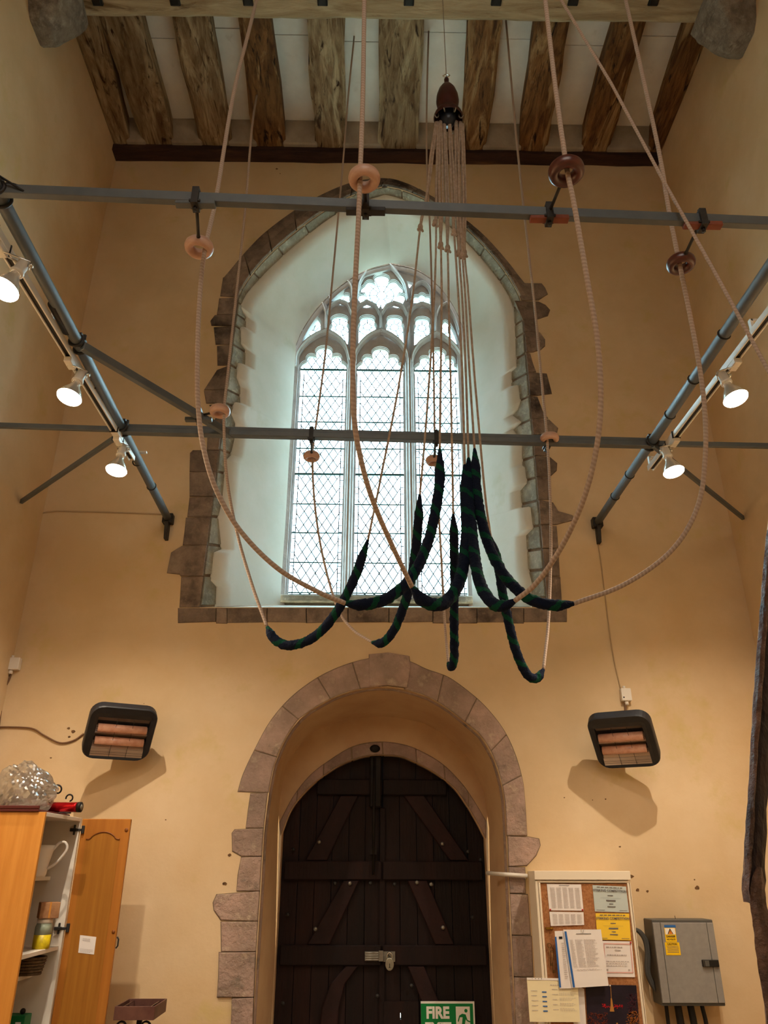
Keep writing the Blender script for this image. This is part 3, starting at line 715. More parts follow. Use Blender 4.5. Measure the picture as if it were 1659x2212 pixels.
# moulded ribs standing in front of the cusped plate
def rib(pts, w, d, name, y=YT, k=6, raw=False):
    P = [zt(a, b) for a, b in pts] if not raw else [Vector(p) for p in pts]
    if len(P) > 2: P = smooth_path(P, k)
    bb = B(); vs = []
    for i, p in enumerate(P):
        t = (P[min(i + 1, len(P) - 1)] - P[max(i - 1, 0)]); t.y = 0; t.normalize(); n = Vector((-t.z, 0, t.x))
        for (o, dy) in ((-w, .01), (-w * .8, -d * .35), (-w * .45, -d * .45), (-w * .22, -d), (w * .22, -d), (w * .45, -d * .45), (w * .8, -d * .35), (w, .01)):
            vs.append(Vector((p.x, y + dy, p.z)) + n * o)
    N = len(P); fs = [(i * 8 + j, i * 8 + (j + 1) % 8, (i + 1) * 8 + (j + 1) % 8, (i + 1) * 8 + j) for i in range(N - 1) for j in range(8)]
    fs += [tuple(range(7, -1, -1)), tuple((N - 1) * 8 + j for j in range(8))]
    bb.add(vs, fs); return bb.build(name, TRA, window)
m1 = (XA[0][1] + XA[1][0]) / 2; m2 = (XA[1][1] + XA[2][0]) / 2
rib([(m1, 0, ZB - .03), (m1, 0, zt(620, 850).z)], .036, .085, 'mullion', raw=True)
rib([(m2, 0, ZB - .03), (m2, 0, zt(1050, 860).z)], .036, .085, 'mullion', raw=True)
WR = .020
for pts in ([(205, 900), (215, 810), (270, 730), (345, 670), (430, 632)], [(430, 632), (510, 672), (580, 745), (612, 860)],
            [(640, 860), (650, 790), (700, 715), (765, 662), (840, 630)], [(840, 630), (915, 665), (985, 720), (1035, 800), (1045, 865)],
            [(1062, 870), (1075, 800), (1120, 730), (1185, 685), (1250, 650)], [(1250, 650), (1325, 690), (1390, 750), (1440, 830), (1452, 900)]):
    rib(pts, WR, .06, 'arch_rib')
for a, b_ in (((432, 640), (430, 440)), ((624, 850), (628, 450)), ((840, 640), (836, 450)), ((1050, 860), (1042, 455)), ((1248, 655), (1242, 455))):
    rib([a, b_], .013, .045, 'upper_mullion')
for pts in ([(255, 640), (280, 520), (350, 405)], [(350, 405), (400, 425), (430, 480)], [(436, 500), (470, 440), (535, 408)], [(535, 408), (590, 430), (625, 500)],
            [(640, 500), (675, 445), (735, 412)], [(735, 412), (800, 445), (832, 500)], [(842, 500), (880, 445), (937, 420)], [(937, 420), (1000, 445), (1035, 505)],
            [(1050, 505), (1085, 450), (1145, 425)], [(1145, 425), (1205, 450), (1238, 505)], [(1248, 505), (1275, 450), (1325, 425)], [(1325, 425), (1390, 540), (1425, 650)],
            [(458, 400), (460, 320), (545, 255), (615, 290), (635, 390)], [(1060, 405), (1075, 310), (1145, 268), (1205, 320), (1215, 410)],
            [(660, 395), (680, 270), (750, 170), (848, 98)], [(848, 98), (940, 175), (1015, 280), (1040, 395)]):
    rib(pts, .014, .045, 'tracery_rib')
fr = [Vector((p.x, 0, p.z)) for p in rear]
bb = B(); cxx = .0
def frame_sweep(o0, o1, y0, y1, name):
    bb = B(); vs = []
    for i, p in enumerate(fr):
        t = fr[min(i + 1, NP - 1)] - fr[max(i - 1, 0)]; t.normalize(); n = Vector((-t.z, 0, t.x))
        if n.dot(Vector((cx, 0, 4.6)) - p) < 0: n = -n
        for o, y in ((o0, y1), (o0, y0), (o1, y0 + .02), (o1, y1)): vs.append(Vector((p.x, y, p.z)) + n * o)
    bb.add(vs, [(i * 4 + j, i * 4 + (j + 1) % 4, (i + 1) * 4 + (j + 1) % 4, (i + 1) * 4 + j) for i in range(NP - 1) for j in range(4)])
    return bb.build(name, TRA, window)
frame_sweep(.0, .030, YT - .03, YT + .1, 'outer_frame')
bb = B(); bb.box(XWL - .02, XWR + .02, YT - .05, YT + .12, ZB - .055, ZB + .004); bb.build('sill_stone', STP, window, bevel=.01)
# glazing
YG = YT + .078
def clip(poly, test, inter):
    out = []
    for i in range(len(poly)):
        a, b = poly[i], poly[(i + 1) % len(poly)]; ia, ib = test(a), test(b)
        if ia: out.append(a)
        if ia != ib: out.append(inter(a, b))
    return out
def clipbox(poly, x0, x1, z0, z1):
    for ax, v, s in ((0, x0, 1), (0, x1, -1), (1, z0, 1), (1, z1, -1)):
        poly = clip(poly, lambda p: (p[ax] - v) * s >= -1e-9, lambda a, b: tuple(a[k] + (b[k] - a[k]) * (v - a[ax]) / (b[ax] - a[ax]) for k in (0, 1)))
        if len(poly) < 3: return []
    return poly
def parea(p): return abs(sum(p[i][0] * p[(i + 1) % len(p)][1] - p[(i + 1) % len(p)][0] * p[i][1] for i in range(len(p)))) / 2
lead = B(); panes = []
def bar(a, b, r=.0040, y=YG):
    a, b = Vector((a[0], y, a[1])), Vector((b[0], y, b[1]))
    if (b - a).length > .004: lead.tube([a, b], r, 4, False)
hw, hh = .0365, .0585
for i in range(3):
    xl, xr = XA[i]; z0 = ZB; zt_ = max(z for x, z in lightpoly[i]); xm = (xl + xr) / 2
    bx0, bx1 = xl + .026, xr - .026; zb = z0 + .045
    ys = int((zt_ - z0) / hh) + 3; xs = 4
    zspring = lightpoly[i][0][1]
    for r in range(-1, ys + 1):
        for c in range(-xs, xs + 1):
            if (r + c) % 2: continue
            px_, pz_ = xm + c * hw, zb + r * hh
            d = [(px_ - hw, pz_), (px_, pz_ - hh), (px_ + hw, pz_), (px_, pz_ + hh)]
            up_ = pz_ > zspring + .02
            q = clipbox(d, (xl - .004) if up_ else bx0, (xr + .004) if up_ else bx1, zb, zt_ + .01)
            if len(q) >= 3 and parea(q) > 1e-5:
                panes.append((parea(q), i, q))
                for k in range(len(q)):
                    a, b_ = q[k], q[(k + 1) % len(q)]
                    if a[0] <= b_[0] or abs(a[0] - b_[0]) < 1e-6: bar(a, b_)
    # border strips
    nb = int((zspring - z0) / .058)
    for sx in ((xl, bx0), (bx1, xr)):
        for k in range(nb):
            za, zc = zb + (zspring - zb) * k / nb, zb + (zspring - zb) * (k + 1) / nb
            panes.append((.026 * .058 * .5, i, [(sx[0], za), (sx[1], za), (sx[1], zc), (sx[0], zc)])); bar((sx[0], za), (sx[1], za), .0038)
        xx = bx0 if sx[0] == xl else bx1
        bar((xx, zb), (xx, zspring), .0042)
    for k in range(6):
        a, c = xl + (xr - xl) * k / 6, xl + (xr - xl) * (k + 1) / 6
        panes.append((.001, i, [(a, z0), (c, z0), (c, zb), (a, zb)])); bar((a, z0), (a, zb), .0038)
    bar((xl, zb), (xr, zb), .0045)
    for k, py in enumerate((802, 860, 915, 972, 1027, 1092, 1154, 1218, 1283)):
        z = PY(690, py, YG).z + (-.0 if i else .0); bb = B(); th_ = .0075 if k in (0, 4) else .0045
        bb.box(xl - .01, xr + .01, YG - .03, YG - .03 + 2 * th_, z - th_, z + th_)
        bb.build('saddle_bar', SBR, window, bevel=.001)
    for a, b_ in ((zb + .1, zb + .75), (zb + 1.05, zb + 1.5)):
        if i != 2: bar((xm + .0, a), (xm, b_), .0035, YG + .03)
for h in th:      # tracery lights: one pane each split by radiating leads
    c = (sum(p[0] for p in h) / len(h), sum(p[1] for p in h) / len(h)); sc_ = max(p[1] for p in h) - min(p[1] for p in h)
    n = len(h)
    if sc_ < .08: panes.append((.002, 3, h)); continue
    r = sc_ * .12; K = 10
    ring = [(c[0] + r * math.cos(2 * PI * k / K), c[1] + r * math.sin(2 * PI * k / K)) for k in range(K)]
    panes.append((PI * r * r + .005, 3, ring))
    for k in range(K): bar(ring[k], ring[(k + 1) % K], .0036)
    m = 6 if sc_ < .3 else 10
    idx = [int(n * k / m) for k in range(m)]
    def ringpt(p): an = math.atan2(p[1] - c[1], p[0] - c[0]); return (c[0] + r * math.cos(an), c[1] + r * math.sin(an))
    for a_, b_ in zip(idx, idx[1:] + [n]):
        seg = [h[k % n] for k in range(a_, b_ + 1)]
        ring_s = [ringpt(p) for p in seg][::-1]
        panes.append((parea(seg + ring_s) + .004, 3, seg + ring_s)); bar(seg[0], ring_s[-1], .0036)
    if sc_ > .3:
        R2 = r * 2.4; q = [(c[0] + R2 * math.cos(2 * PI * k / 16), c[1] + R2 * math.sin(2 * PI * k / 16)) for k in range(16)]
        for k in range(16): bar(q[k], q[(k + 1) % 16], .0036)
panes.sort(key=lambda t: -t[0])
shared = {}
small = B()
for k, (a, i, q) in enumerate(panes):
    cq = (sum(p[0] for p in q) / len(q), sum(p[1] for p in q) / len(q)); n = len(q)
    if k < 298:
        key = tuple((round(p[0] - cq[0], 4), round(p[1] - cq[1], 4)) for p in q)
        if key not in shared:
            me = bpy.data.meshes.new('pane'); vs = [(p[0] - cq[0], 0, p[1] - cq[1]) for p in q] + [(p[0] - cq[0], .003, p[1] - cq[1]) for p in q]
            me.from_pydata(vs, [], [tuple(range(n)), tuple(range(2 * n - 1, n - 1, -1))]); me.materials.append(GLS); shared[key] = me
        o = bpy.data.objects.new('pane', shared[key]); COL.objects.link(o); o.parent = window
        o.location = (cq[0], YG + random.uniform(-.001, .001), cq[1]); o.rotation_euler = (random.uniform(-.012, .012), 0, random.uniform(-.012, .012))
    else:
        small.add([(p[0], YG, p[1]) for p in q], [tuple(range(n))])
so = small.build('small_panes', GLS, window); so['kind'] = 'stuff'
lo_ = lead.build('lead_cames', LEAD, window); lo_['kind'] = 'stuff'

# ------------------------------------------------------------------ the door (double, planked, ledged and braced)
door = struct('door_1')
def dx(px, py): return PY(px, py, DD)
arch = [(p.x * 1.0, p.z + .02) for p in lin_]
def archz(x):
    xs = [p[0] for p in arch]
    if x <= xs[0] or x >= xs[-1]: return arch[0][1]
    return float(np.interp(x, xs, [p[1] for p in arch]))
xL, xR, xM = drear[0].x - .0, drear[-1].x + .0, dx(825, 1980).x
nplank = 6
for s_, (a, c) in enumerate(((xL, xM - .004), (xM + .004, xR))):
    cutx = [a + (c - a) * k / nplank for k in range(nplank + 1)]
    for k in range(nplank):
        x0, x1 = cutx[k] + .002, cutx[k + 1] - .002
        top = [(x0 + (x1 - x0) * j / 6, archz(x0 + (x1 - x0) * j / 6) + .03) for j in range(7)]
        poly = [(x0, .02), (x1, .02)] + top[::-1]; hl = []
        q = dx(866, 2194)
        if x0 < q.x < x1: hl = [[(q.x - .004, q.z - .016), (q.x + .003, q.z - .016), (q.x + .004, q.z + .002), (q.x + .005, q.z + .016), (q.x - .002, q.z + .016)]]
        sheet_with_holes('plank', poly, hl, DD + random.uniform(0, .004), .03, DRD, door)
q = dx(866, 2194)
sheet_with_holes('backing_board', [(xL - .05, .02), (xR + .05, .02)] + [(p[0] * 1.04, p[1] + .06) for p in arch[::-1]], [[(q.x - .005, q.z - .018), (q.x + .006, q.z - .018), (q.x + .006, q.z + .018), (q.x - .005, q.z + .018)]], DD + .04, .02, DRD, door)
def ledge(y0, y1, x0, x1, name='ledge', d=.03):
    z0, z1 = dx(825, y1).z, dx(825, y0).z; bb = B(); bb.box(x0, x1, DD - d, DD + .002, z0, z1); return bb.build(name, DRD, door, bevel=.006)
for y0, y1 in ((1684, 1718), (1860, 1901), (2041, 2085)):
    za = dx(825, y0).z
    def lim(z, sg):   # width of the opening at height z
        xs = [p[0] for p in arch if p[1] >= z - .02]
        return (max(xs) if sg > 0 else min(xs)) if xs else (xR if sg > 0 else xL)
    l_, r_ = (lim(za, -1), lim(za, 1)) if y0 == 1684 else (xL, xR)
    ledge(y0, y1, l_ + .02, xM - .003); ledge(y0, y1, xM + .003, r_ - .02)
def brace(pts, curved=False):
    P = [dx(a, b) for a, b in pts]; bb = B(); bb.prism([Vector((p.x, DD - .024, p.z)) for p in P], (0, .026, 0)); bb.build('brace', DRR, door, bevel=.005)
brace([(736, 1719), (774, 1719), (706, 1859), (660, 1859)]); brace([(872, 1719), (916, 1719), (1012, 1859), (972, 1859)])
brace([(742, 1902), (776, 1902), (712, 2040), (664, 2040)]); brace([(880, 1902), (922, 1902), (980, 2040), (940, 2040)])
brace([(748, 2086), (774, 2086), (745, 2125), (732, 2180), (728, 2250), (690, 2250), (695, 2180), (714, 2125)]); 
brace([(880, 2086), (915, 2086), (985, 2250), (945, 2250)])
bb = B(); p, q = dx(798, 1745), dx(824, 1628); bb.box(p.x, q.x, DD - .05, DD, p.z, archz(xM) - .0); bb.build('meeting_post', IRN, door, bevel=.008)
bb = B(); p, q = dx(806, 1890), dx(814, 1640); bb.tube([(p.x, DD - .055, p.z), (p.x + .003, DD - .06, q.z)], .009, 8); bb.box(p.x - .02, p.x + .02, DD - .06, DD, p.z + .12, p.z + .15); bb.build('drop_bolt', IRN, door)
bb = B(); bb.box(xM - .018, xM + .02, DD - .014, DD, .05, dx(825, 1745).z); bb.build('cover_strip', DRD, door, bevel=.004)
for a, b_ in ((690, 1819), (634, 1835), (955, 1823), (1010, 1840), (1037, 1857), (724, 1908), (756, 1908), (800, 1908), (852, 1910), (900, 1906), (931, 1910), (682, 2006), (956, 2003), (622, 1975), (1020, 1981), (888, 2128), (612, 2166), (815, 2150)):
    p = dx(a, b_); bb = B(); bb.lathe([(.013, 0), (.012, .006), (.006, .011), (.0005, .012)], Matrix.Translation((p.x, DD - .028, p.z)) @ Matrix.Rotation(PI / 2, 4, 'X'), 8); bb.build('stud', BRS if a in (690, 955, 756, 900, 931, 682, 956) else STD2, door)
bb = B(); p = dx(862, 2160); q = dx(906, 2260); bb.box(dx(829, 2170).x, q.x, DD - .03, DD, q.z, p.z + .0)
# lock board with a real keyhole slot: built as four pieces round the slot
bb = B(); k = dx(866, 2194); x0, x1 = dx(829, 2170).x, dx(904, 2170).x; z1, z0 = dx(866, 2162).z, dx(866, 2260).z
for args in ((x0, k.x - .005, z0, z1), (k.x + .005, x1, z0, z1), (k.x - .005, k.x + .005, z0, k.z - .017), (k.x - .005, k.x + .005, k.z + .017, z1)):
    bb.box(args[0], args[1], DD - .02, DD, args[2], args[3])
bb.build('lock_board', DRD, door)
bb = B(); a, c = dx(788, 2074), dx(822, 2054); bb.box(a.x, c.x, DD - .042, DD - .03, a.z, c.z)
for k in range(4): bb.tube([(a.x + .004, DD - .044, a.z + (k + .5) * (c.z - a.z) / 4), (c.x - .004, DD - .044, a.z + (k + .5) * (c.z - a.z) / 4)], .003, 6)
a2, c2 = dx(818, 2075), dx(828, 2052); bb.box(a2.x, c2.x, DD - .05, DD - .03, a2.z, c2.z); bb.build('hasp', BRS, door, bevel=.002)
bb = B(); a, c = dx(828, 2076), dx(853, 2054); bb.box(a.x, c.x, DD - .042, DD - .028, a.z, c.z); bb.tube(smooth_path([(dx(838, 2066).x - .004, DD - .043, dx(838, 2066).z), (dx(838, 2060).x, DD - .062, dx(838, 2060).z), (dx(838, 2066).x + .012, DD - .043, dx(838, 2066).z)]), .003, 6); bb.build('staple_plate', BRS, door, bevel=.002)
pc = dx(841, 2078); pl = thing('padlock', 'pale oval steel padlock hanging on the dark door hasp', 'padlock', (pc.x, DD - .07, pc.z - .05))
bb = B(); r = .026; pts = [(pc.x + r * math.cos(t), DD - .085, pc.z - .004 + 1.35 * r * math.sin(t)) for t in [2 * PI * k / 20 for k in range(20)]]; bb.prism(pts, (0, .03, 0)); bb.build('body', mat('dull_silver', 'a9a596', '8f8b7e', 20, .35, .7), pl, bevel=.004, seg=2)
bb = B(); bb.tube(smooth_path([(pc.x - .014, DD - .07, pc.z + .02), (pc.x - .014, DD - .07, pc.z + .045), (pc.x, DD - .07, pc.z + .058), (pc.x + .014, DD - .07, pc.z + .045), (pc.x + .014, DD - .07, pc.z + .02)], 5), .004, 8); bb.build('shackle', CRM, pl)
bb = B(); bb.box(pc.x - .002, pc.x + .002, DD - .087, DD - .084, pc.z - .02, pc.z); bb.box(pc.x - .005, pc.x + .005, DD - .087, DD - .084, pc.z - .022, pc.z - .018); bb.build('keyhole', INK2, pl)
# sign
a, c = dx(908, 2161), dx(1023, 2260); zc = c.z; a = Vector((a.x, 0, a.z)); wS = dx(1023, 2166).x - a.x; hS = wS * .62
sg = thing('exit_sign', 'green and white FIRE EXIT sign with running figure on the dark door', 'sign', (a.x, DD - .03, a.z - hS))
bb = B(); bb.box(a.x, a.x + wS, DD - .038, DD - .03, a.z - hS, a.z); bb.build('board', SGW, sg)
YS = DD - .0385
def flat(x0, x1, z0, z1, mt, name, par, Y=YS, d=.0012):
    bb = B(); bb.box(x0, x1, Y - d, Y, z0, z1); return bb.build(name, mt, par)
gx0, gx1, gz1, gz0 = a.x + wS * .0, a.x + wS * .97, a.z - hS * .055, a.z - hS * .96
flat(gx0, gx1, gz0, gz1, GRN, 'green_field', sg)
text('FIRE', 'lettering', hS * .41, (a.x + wS * .31, YS - .0014, a.z - hS * .30), SGW, sg, bold=.0035, sx=.93)
text('EXIT', 'lettering', hS * .41, (a.x + wS * .31, YS - .0014, a.z - hS * .70), SGW, sg, bold=.0035, sx=.93)
wx0, wx1 = a.x + wS * .65, a.x + wS * .91
flat(wx0, wx1, a.z - hS * .90, a.z - hS * .13, SGW, 'white_panel', sg, YS - .0012)
bb = B(); u = hS
def P2(x, z): return Vector((wx0 + x * u, YS - .0026, a.z - z * u))
man = [[(.26, .31), (.40, .33), (.47, .47), (.58, .50), (.575, .53), (.45, .50), (.40, .45), (.36, .56), (.44, .68), (.52, .84), (.47, .86), (.36, .70), (.28, .62), (.22, .76), (.02, .78), (.02, .74), (.18, .71), (.24, .56), (.27, .40), (.16, .40), (.10, .52), (.06, .50), (.13, .36)]]
for poly in man: bb.prism([P2(x * .72, z) for x, z in poly], (0, -.0012, 0))
bb.prism([P2(.30 + .048 * math.cos(t * PI / 6), .235 + .048 * math.sin(t * PI / 6)) for t in range(12)], (0, -.0012, 0)); bb.build('running_figure', GRN, sg)

# ------------------------------------------------------------------ tie beam and corbels
p0 = PZ(180, 31, 6.95)
beam = thing('tie_beam', 'pale worm-eaten oak beam crossing the ceiling along the top edge of the view', 'beam', (0, 3.2, 6.95))
bb = B(); N = 50; vs = []
for i in range(N + 1):
    x = (XL - .05) + (XR - XL + .1) * i / N; w = .014 * noise.noise(Vector((x * 3, 2, 1))) + .006 * noise.noise(Vector((x * 14, 2, 1))); h = .01 * noise.noise(Vector((x * 2, 5, 1)))
    y1 = 3.46 + w - .03 * (i / N)
    vs += [Vector((x, 3.02, 7.22)), Vector((x, 3.0 + w, 6.97 + h)), Vector((x, 3.03 + w, 6.95 + h)), Vector((x, y1 - .03, 6.95 + h)), Vector((x, y1, 6.98 + h)), Vector((x, y1, 7.22))]
bb.add(vs, [(i * 6 + j, i * 6 + (j + 1) % 6, (i + 1) * 6 + (j + 1) % 6, (i + 1) * 6 + j) for i in range(N) for j in range(6)] + [(5, 4, 3, 2, 1, 0), tuple(N * 6 + j for j in range(6))])
bb.build('timber', BEM, beam)
for px_ in (213, 380, 537, 697, 883, 1071, 1236, 1409):
    q = PZ(px_, 12, 6.945); bb = B(); bb.box(q.x - .035, q.x + .035, q.y - .09, q.y, 6.935, 6.965); bb.box(q.x - .028, q.x + .028, q.y - .08, q.y - .01, 6.925, 6.936); bb.build('iron_socket', IRN, beam, bevel=.004)
def corbel(sgn, X, lab):
    t = thing('stone_corbel', lab, 'corbel', (X, 3.3, 6.6))
    bb = B(); n, k = 10, 12; vs = []
    for i in range(n + 1):
        f = i / n; z = 6.60 + .36 * f
        out = .12 + .16 * math.sin(min(1, f * 1.1 + .05) * PI / 2); y0, y1 = 3.30 - .20 * f ** .7 - .05, 3.42 + .12 * f ** .5
        ring = [(0, y0), (out * .6, y0), (out * .95, y0 + .04), (out, (y0 + y1) / 2), (out * .95, y1 - .04), (out * .6, y1), (0, y1)]
        for (o, y) in ring:
            p = Vector((X - sgn * (-.01) + (-sgn) * o, y, z)); p += Vector((0, 1, 1)) * .02 * noise.noise(p * 9) + Vector((-sgn * .02 * noise.noise(p * 12 + Vector((5, 5, 5))), 0, 0)) * (1 if o else 0); vs.append(p)
    m = 7; bb.add(vs, [(i * m + j, i * m + (j + 1) % m, (i + 1) * m + (j + 1) % m, (i + 1) * m + j) for i in range(n) for j in range(m)] + [tuple(range(m)), tuple(n * m + j for j in range(m))], None, False)
    bb.build('block', CRB, t, bevel=.006)
corbel(-1, XL, 'rough grey stone corbel on the left wall under the oak beam')
corbel(1, XR, 'rough grey stone corbel on the right wall under the oak beam')

# ------------------------------------------------------------------ steel frame for the rope guides
frame = thing('rope_guide_gantry', 'grey painted steel frame of poles and bars bolted across the tower at rope height', 'frame', (0, 2.9, ZP))
xlp, xrp = -1.37, 1.555
def pole(x0, x1, lab=None):
    bb = B(); bb.tube([(x0, D - .01, ZP), ((-1.345 if x0 < 0 else 1.553), 2.9, ZP), ((-1.325 if x0 < 0 else 1.562), 1.5, ZP), (x1, -1.5, ZP)], .026, 14); return bb.build('side_pole', STL, frame)
pole(-1.40, -1.28); pole(1.545, 1.57)
def angle_bar(a, c, w, h, name, t=.006):
    a, c = Vector(a), Vector(c); d = (c - a).normalized(); n = Vector((-d.y, d.x, 0)); u = Vector((0, 0, 1)); bb = B()
    if n.y > 0: n = -n
    prof = [(0, 0), (w, 0), (w, t), (t, t), (t, h), (0, h)]
    bb.prism([a + n * (w / 2 - p) + u * (q - h / 2) for p, q in prof], c - a); return bb.build(name, STL, frame)
b0, b1 = PZ(-60, 409, ZP), PZ(1720, 484.5, ZP)
def barbox(a, c, w, h, name, par=frame, mt=STL):
    a, c = Vector(a), Vector(c); d = (c - a).normalized(); n = Vector((-d.y, d.x, 0)) * (w / 2); u = Vector((0, 0, h / 2)); bb = B()
    bb.prism([a + n + u, a - n + u, a - n - u, a + n - u], c - a); return bb.build(name, mt, par, bevel=.002)
barbox(PZ(0, 412, ZP), PZ(1659, 482, ZP) + (PZ(1659, 482, ZP) - PZ(0, 412, ZP)).normalized() * .15, .028, .042, 'cross_bar')
b0, b1 = PZ(265, 928, ZP), PZ(1405, 958, ZP); dirb = (b1 - b0).normalized()
barbox(b0 - dirb * .0, b1, .035, .054, 'cross_bar')
barbox(b0 + dirb * .02 + Vector((0, -.02, -.012)), b1 - dirb * .02 + Vector((0, -.02, -.012)), .008, .03, 'flat_bar')
barbox(Vector((XL + .01, 3.61, ZP + .01)), b0, .02, .03, 'cross_bar'); barbox(b1, Vector((XR - .01, 3.76, ZP + .01)), .02, .03, 'cross_bar')
barbox(PZ(178, 748, ZP - .02), PZ(500, 940, ZP - .01), .03, .04, 'brace')
barbox(PZ(245, 948, ZP - .03), Vector((XL + .01, 4.5, ZP - .03)), .02, .03, 'brace')
barbox(PZ(1410, 962, ZP - .03), Vector((XR - .01, 4.65, ZP - .03)), .02, .03, 'brace')
for x, q in ((-1.40, (365, 1125)), (1.545, (1285, 1140))):
    bb = B(); bb.box(x - .035, x + .035, D - .055, D, ZP - .035, ZP + .035); bb.prism([(x - .012, D - .07, ZP - .03), (x + .012, D - .07, ZP - .03), (x + .012, D - .005, ZP - .03), (x - .012, D - .005, ZP - .03)], (0, .03, -.12)); bb.build('wall_socket', STD2, frame, bevel=.004)
for x, y in ((-1.36, 3.62), (1.55, 3.72), (-1.345, 2.88), (-1.33, 2.02), (1.56, 2.1)):
    bb = B(); bb.torus(.031, .007, Matrix.Translation((x, y + .03, ZP)) @ Matrix.Rotation(PI / 2, 4, 'X'), 16, 6); bb.torus(.031, .007, Matrix.Translation((x, y - .03, ZP)) @ Matrix.Rotation(PI / 2, 4, 'X'), 16, 6)
    bb.box(x - .02, x + .02, y - .035, y + .035, ZP + .024, ZP + .04); bb.lathe([(.009, 0), (.009, .02)], Matrix.Translation((x + .02, y, ZP + .03)), 6); bb.build('clamp', STD2, frame)
bb = B(); bb.tube([(-1.352, 2.60, ZP), (-1.357, 2.78, ZP)], .0275, 14); bb.build('tape_wrap', STD2, frame)
def polex(y): return 1.545 + .025 * (D - y) / 6.35
for y in (2.75, 3.1, 3.42, 4.1, 4.4):
    bb = B(); bb.torus(.027, .004, Matrix.Translation((polex(y), y, ZP)) @ Matrix.Rotation(PI / 2, 4, 'X'), 16, 6); bb.lathe([(.003, 0), (.003, .03)], Matrix.Translation((polex(y) + .01, y, ZP + .022)), 5); bb.build('cable_tie', CBK, frame)
for y in (3.2, 4.0, 4.32):
    bb = B(); bb.torus(.027, .004, Matrix.Translation((-1.385, y, ZP)) @ Matrix.Rotation(PI / 2, 4, 'X'), 16, 6); bb.build('cable_tie', CBK, frame)

# rope guides: a turned ring on a rod clamped to a bar
def guide(px, py, cl, mt, block, lab, rr=.038, tr=.0175, R2=None, grp='rope guide rings on the steel frame'):
    c = PZ(px, py, ZP); q = Vector(cl)
    t = thing('rope_guide', lab, 'rope guide', (c.x, c.y, c.z), grp)
    bb = B(); bb.torus(rr, tr, Matrix.Translation(c), 32, 12, sq=1.3); bb.build('ring', mt, t)
    d = (q - c).normalized(); bb = B(); bb.tube([c + d * (rr + tr * .6), c + d * (rr + tr * .6 + .02), q], [.009, .006, .006], 8); bb.build('rod', STD2, t)
    bb = B(); bb.box(q.x - .012, q.x + .012, q.y - .025, q.y + .025, q.z - .04, q.z + .035); bb.box(q.x - .02, q.x + .02, q.y - .02, q.y + .02, q.z - .028, q.z - .02); bb.lathe([(.008, -.055), (.008, -.04)], Matrix.Translation(q), 6); bb.lathe([(.007, .035), (.007, .05)], Matrix.Translation(q), 6); bb.build('clamp', STD2, t)
    if block is not None:
        bb = B(); bb.box(q.x - .07, q.x + .07, q.y - .014, q.y + .014, q.z - .034, q.z - .014); bb.build('block', block, t, bevel=.002)
    return c
def onfront(px): 
    a, c = PZ(0, 412, ZP), PZ(1659, 482, ZP); q = PZ(px, 412 + 70 * px / 1659, ZP); return q
def onrear(px): return PZ(px, 928 + (px - 265) * 30 / 1140, ZP)
gr = {}
gr['A'] = guide(430, 534, onfront(424), RNGP, STL, 'pale ring left of the window arch, hanging below the upper bar')
gr['B'] = guide(787, 386, onfront(790), RNGP, STD2, 'pale ring above the upper bar, over the top of the window arch')
gr['C'] = guide(1223, 370, onfront(1185), RNGD, RBK, 'dark brown ring above the upper bar against the ceiling edge', rr=.042, tr=.0195)
gr['D'] = guide(1471, 569, onfront(1515), RNGD, RBK, 'dark glossy ring hanging from the right end of the upper bar')
qe = PZ(430, 898, ZP)
gr['E'] = guide(475, 888, qe, RNGP, STL, 'light brown ring on the diagonal brace, beside the dark jamb stones', rr=.037, tr=.0175)
gr['F'] = guide(673, 986, onrear(673), RNGP, None, 'small brown ring hanging in front of the left window light', rr=.033, tr=.0165)
gr['G'] = guide(937, 995, onrear(942), RNGP, None, 'small brown ring half hidden behind a dark rope sleeve', rr=.033, tr=.0165)
gr['H'] = guide(1187, 947, PZ(1180, 958, ZP), RNGP, None, 'light brown ring on the lower bar, against the right jamb stones', rr=.036, tr=.017)

# ------------------------------------------------------------------ bell ropes
def to_z(p, q, z):      # extend the line p->q backwards from p until height z
    d = p - q; return p + d * ((z - p.z) / d.z)
def knots(L): return [PY(a, b, y) for a, b, y in L]
def rope(rid, lab, upper, sally, tail, knot, top=None, rs=.0205, ru=.0088):
    U = knots(upper); U = [top if top is not None else to_z(U[0], U[1], ZC + .17)] + U
    Sk, Tk = knots(sally), knots(tail)
    t = thing('bell_rope', lab, 'bell rope', U[0], 'bell ropes looped up to the spider')
    path = smooth_path(U + [Sk[0]], 12); bb = B(); bb.tube(path, ru, 7, True); bb.build('rope_fall', TWR, t)
    sp = resample(smooth_path(Sk, 14), 240); n = len(sp)
    rr = [rs * min(1, .38 + i * .05, .30 + (n - 1 - i) * .026) * (1 + .02 * math.sin(i * 1.7)) for i in range(n)]
    bb = B(); bb.tube(sp, rr, 16, True, wob=.2); bb.build('sally', SAL, t)
    tp = smooth_path([Sk[-1]] + Tk[::-1], 10); kp = PY(*knot); 
    rt_ = [.0052 if p.z < kp.z else .0078 for p in tp]; bb = B(); bb.tube(tp, rt_, 7, True, wob=.15)
    top_ = tp[-1]; 
    for s_ in (1, -1):
        L2 = [kp + Vector((0, 0, .005)), kp.lerp(top_, .35) + Vector((.012 * s_, .006, 0)), kp.lerp(top_, .7) + Vector((.010 * s_, -.004, 0)), top_ + Vector((.006 * s_, 0, 0))]
        if s_ == 1: bb.tube(smooth_path(L2, 6), .0065, 6, True, wob=.12)
    bb.blob(kp, .0135, 8, (1, 1, 1.5)); bb.blob(kp + Vector((-.008, 0, -.018)), .010, 8)
    bb.tube([kp, kp + Vector((.012, -.004, -.035))], .006, 6); bb.build('tail_loop', ROP, t)
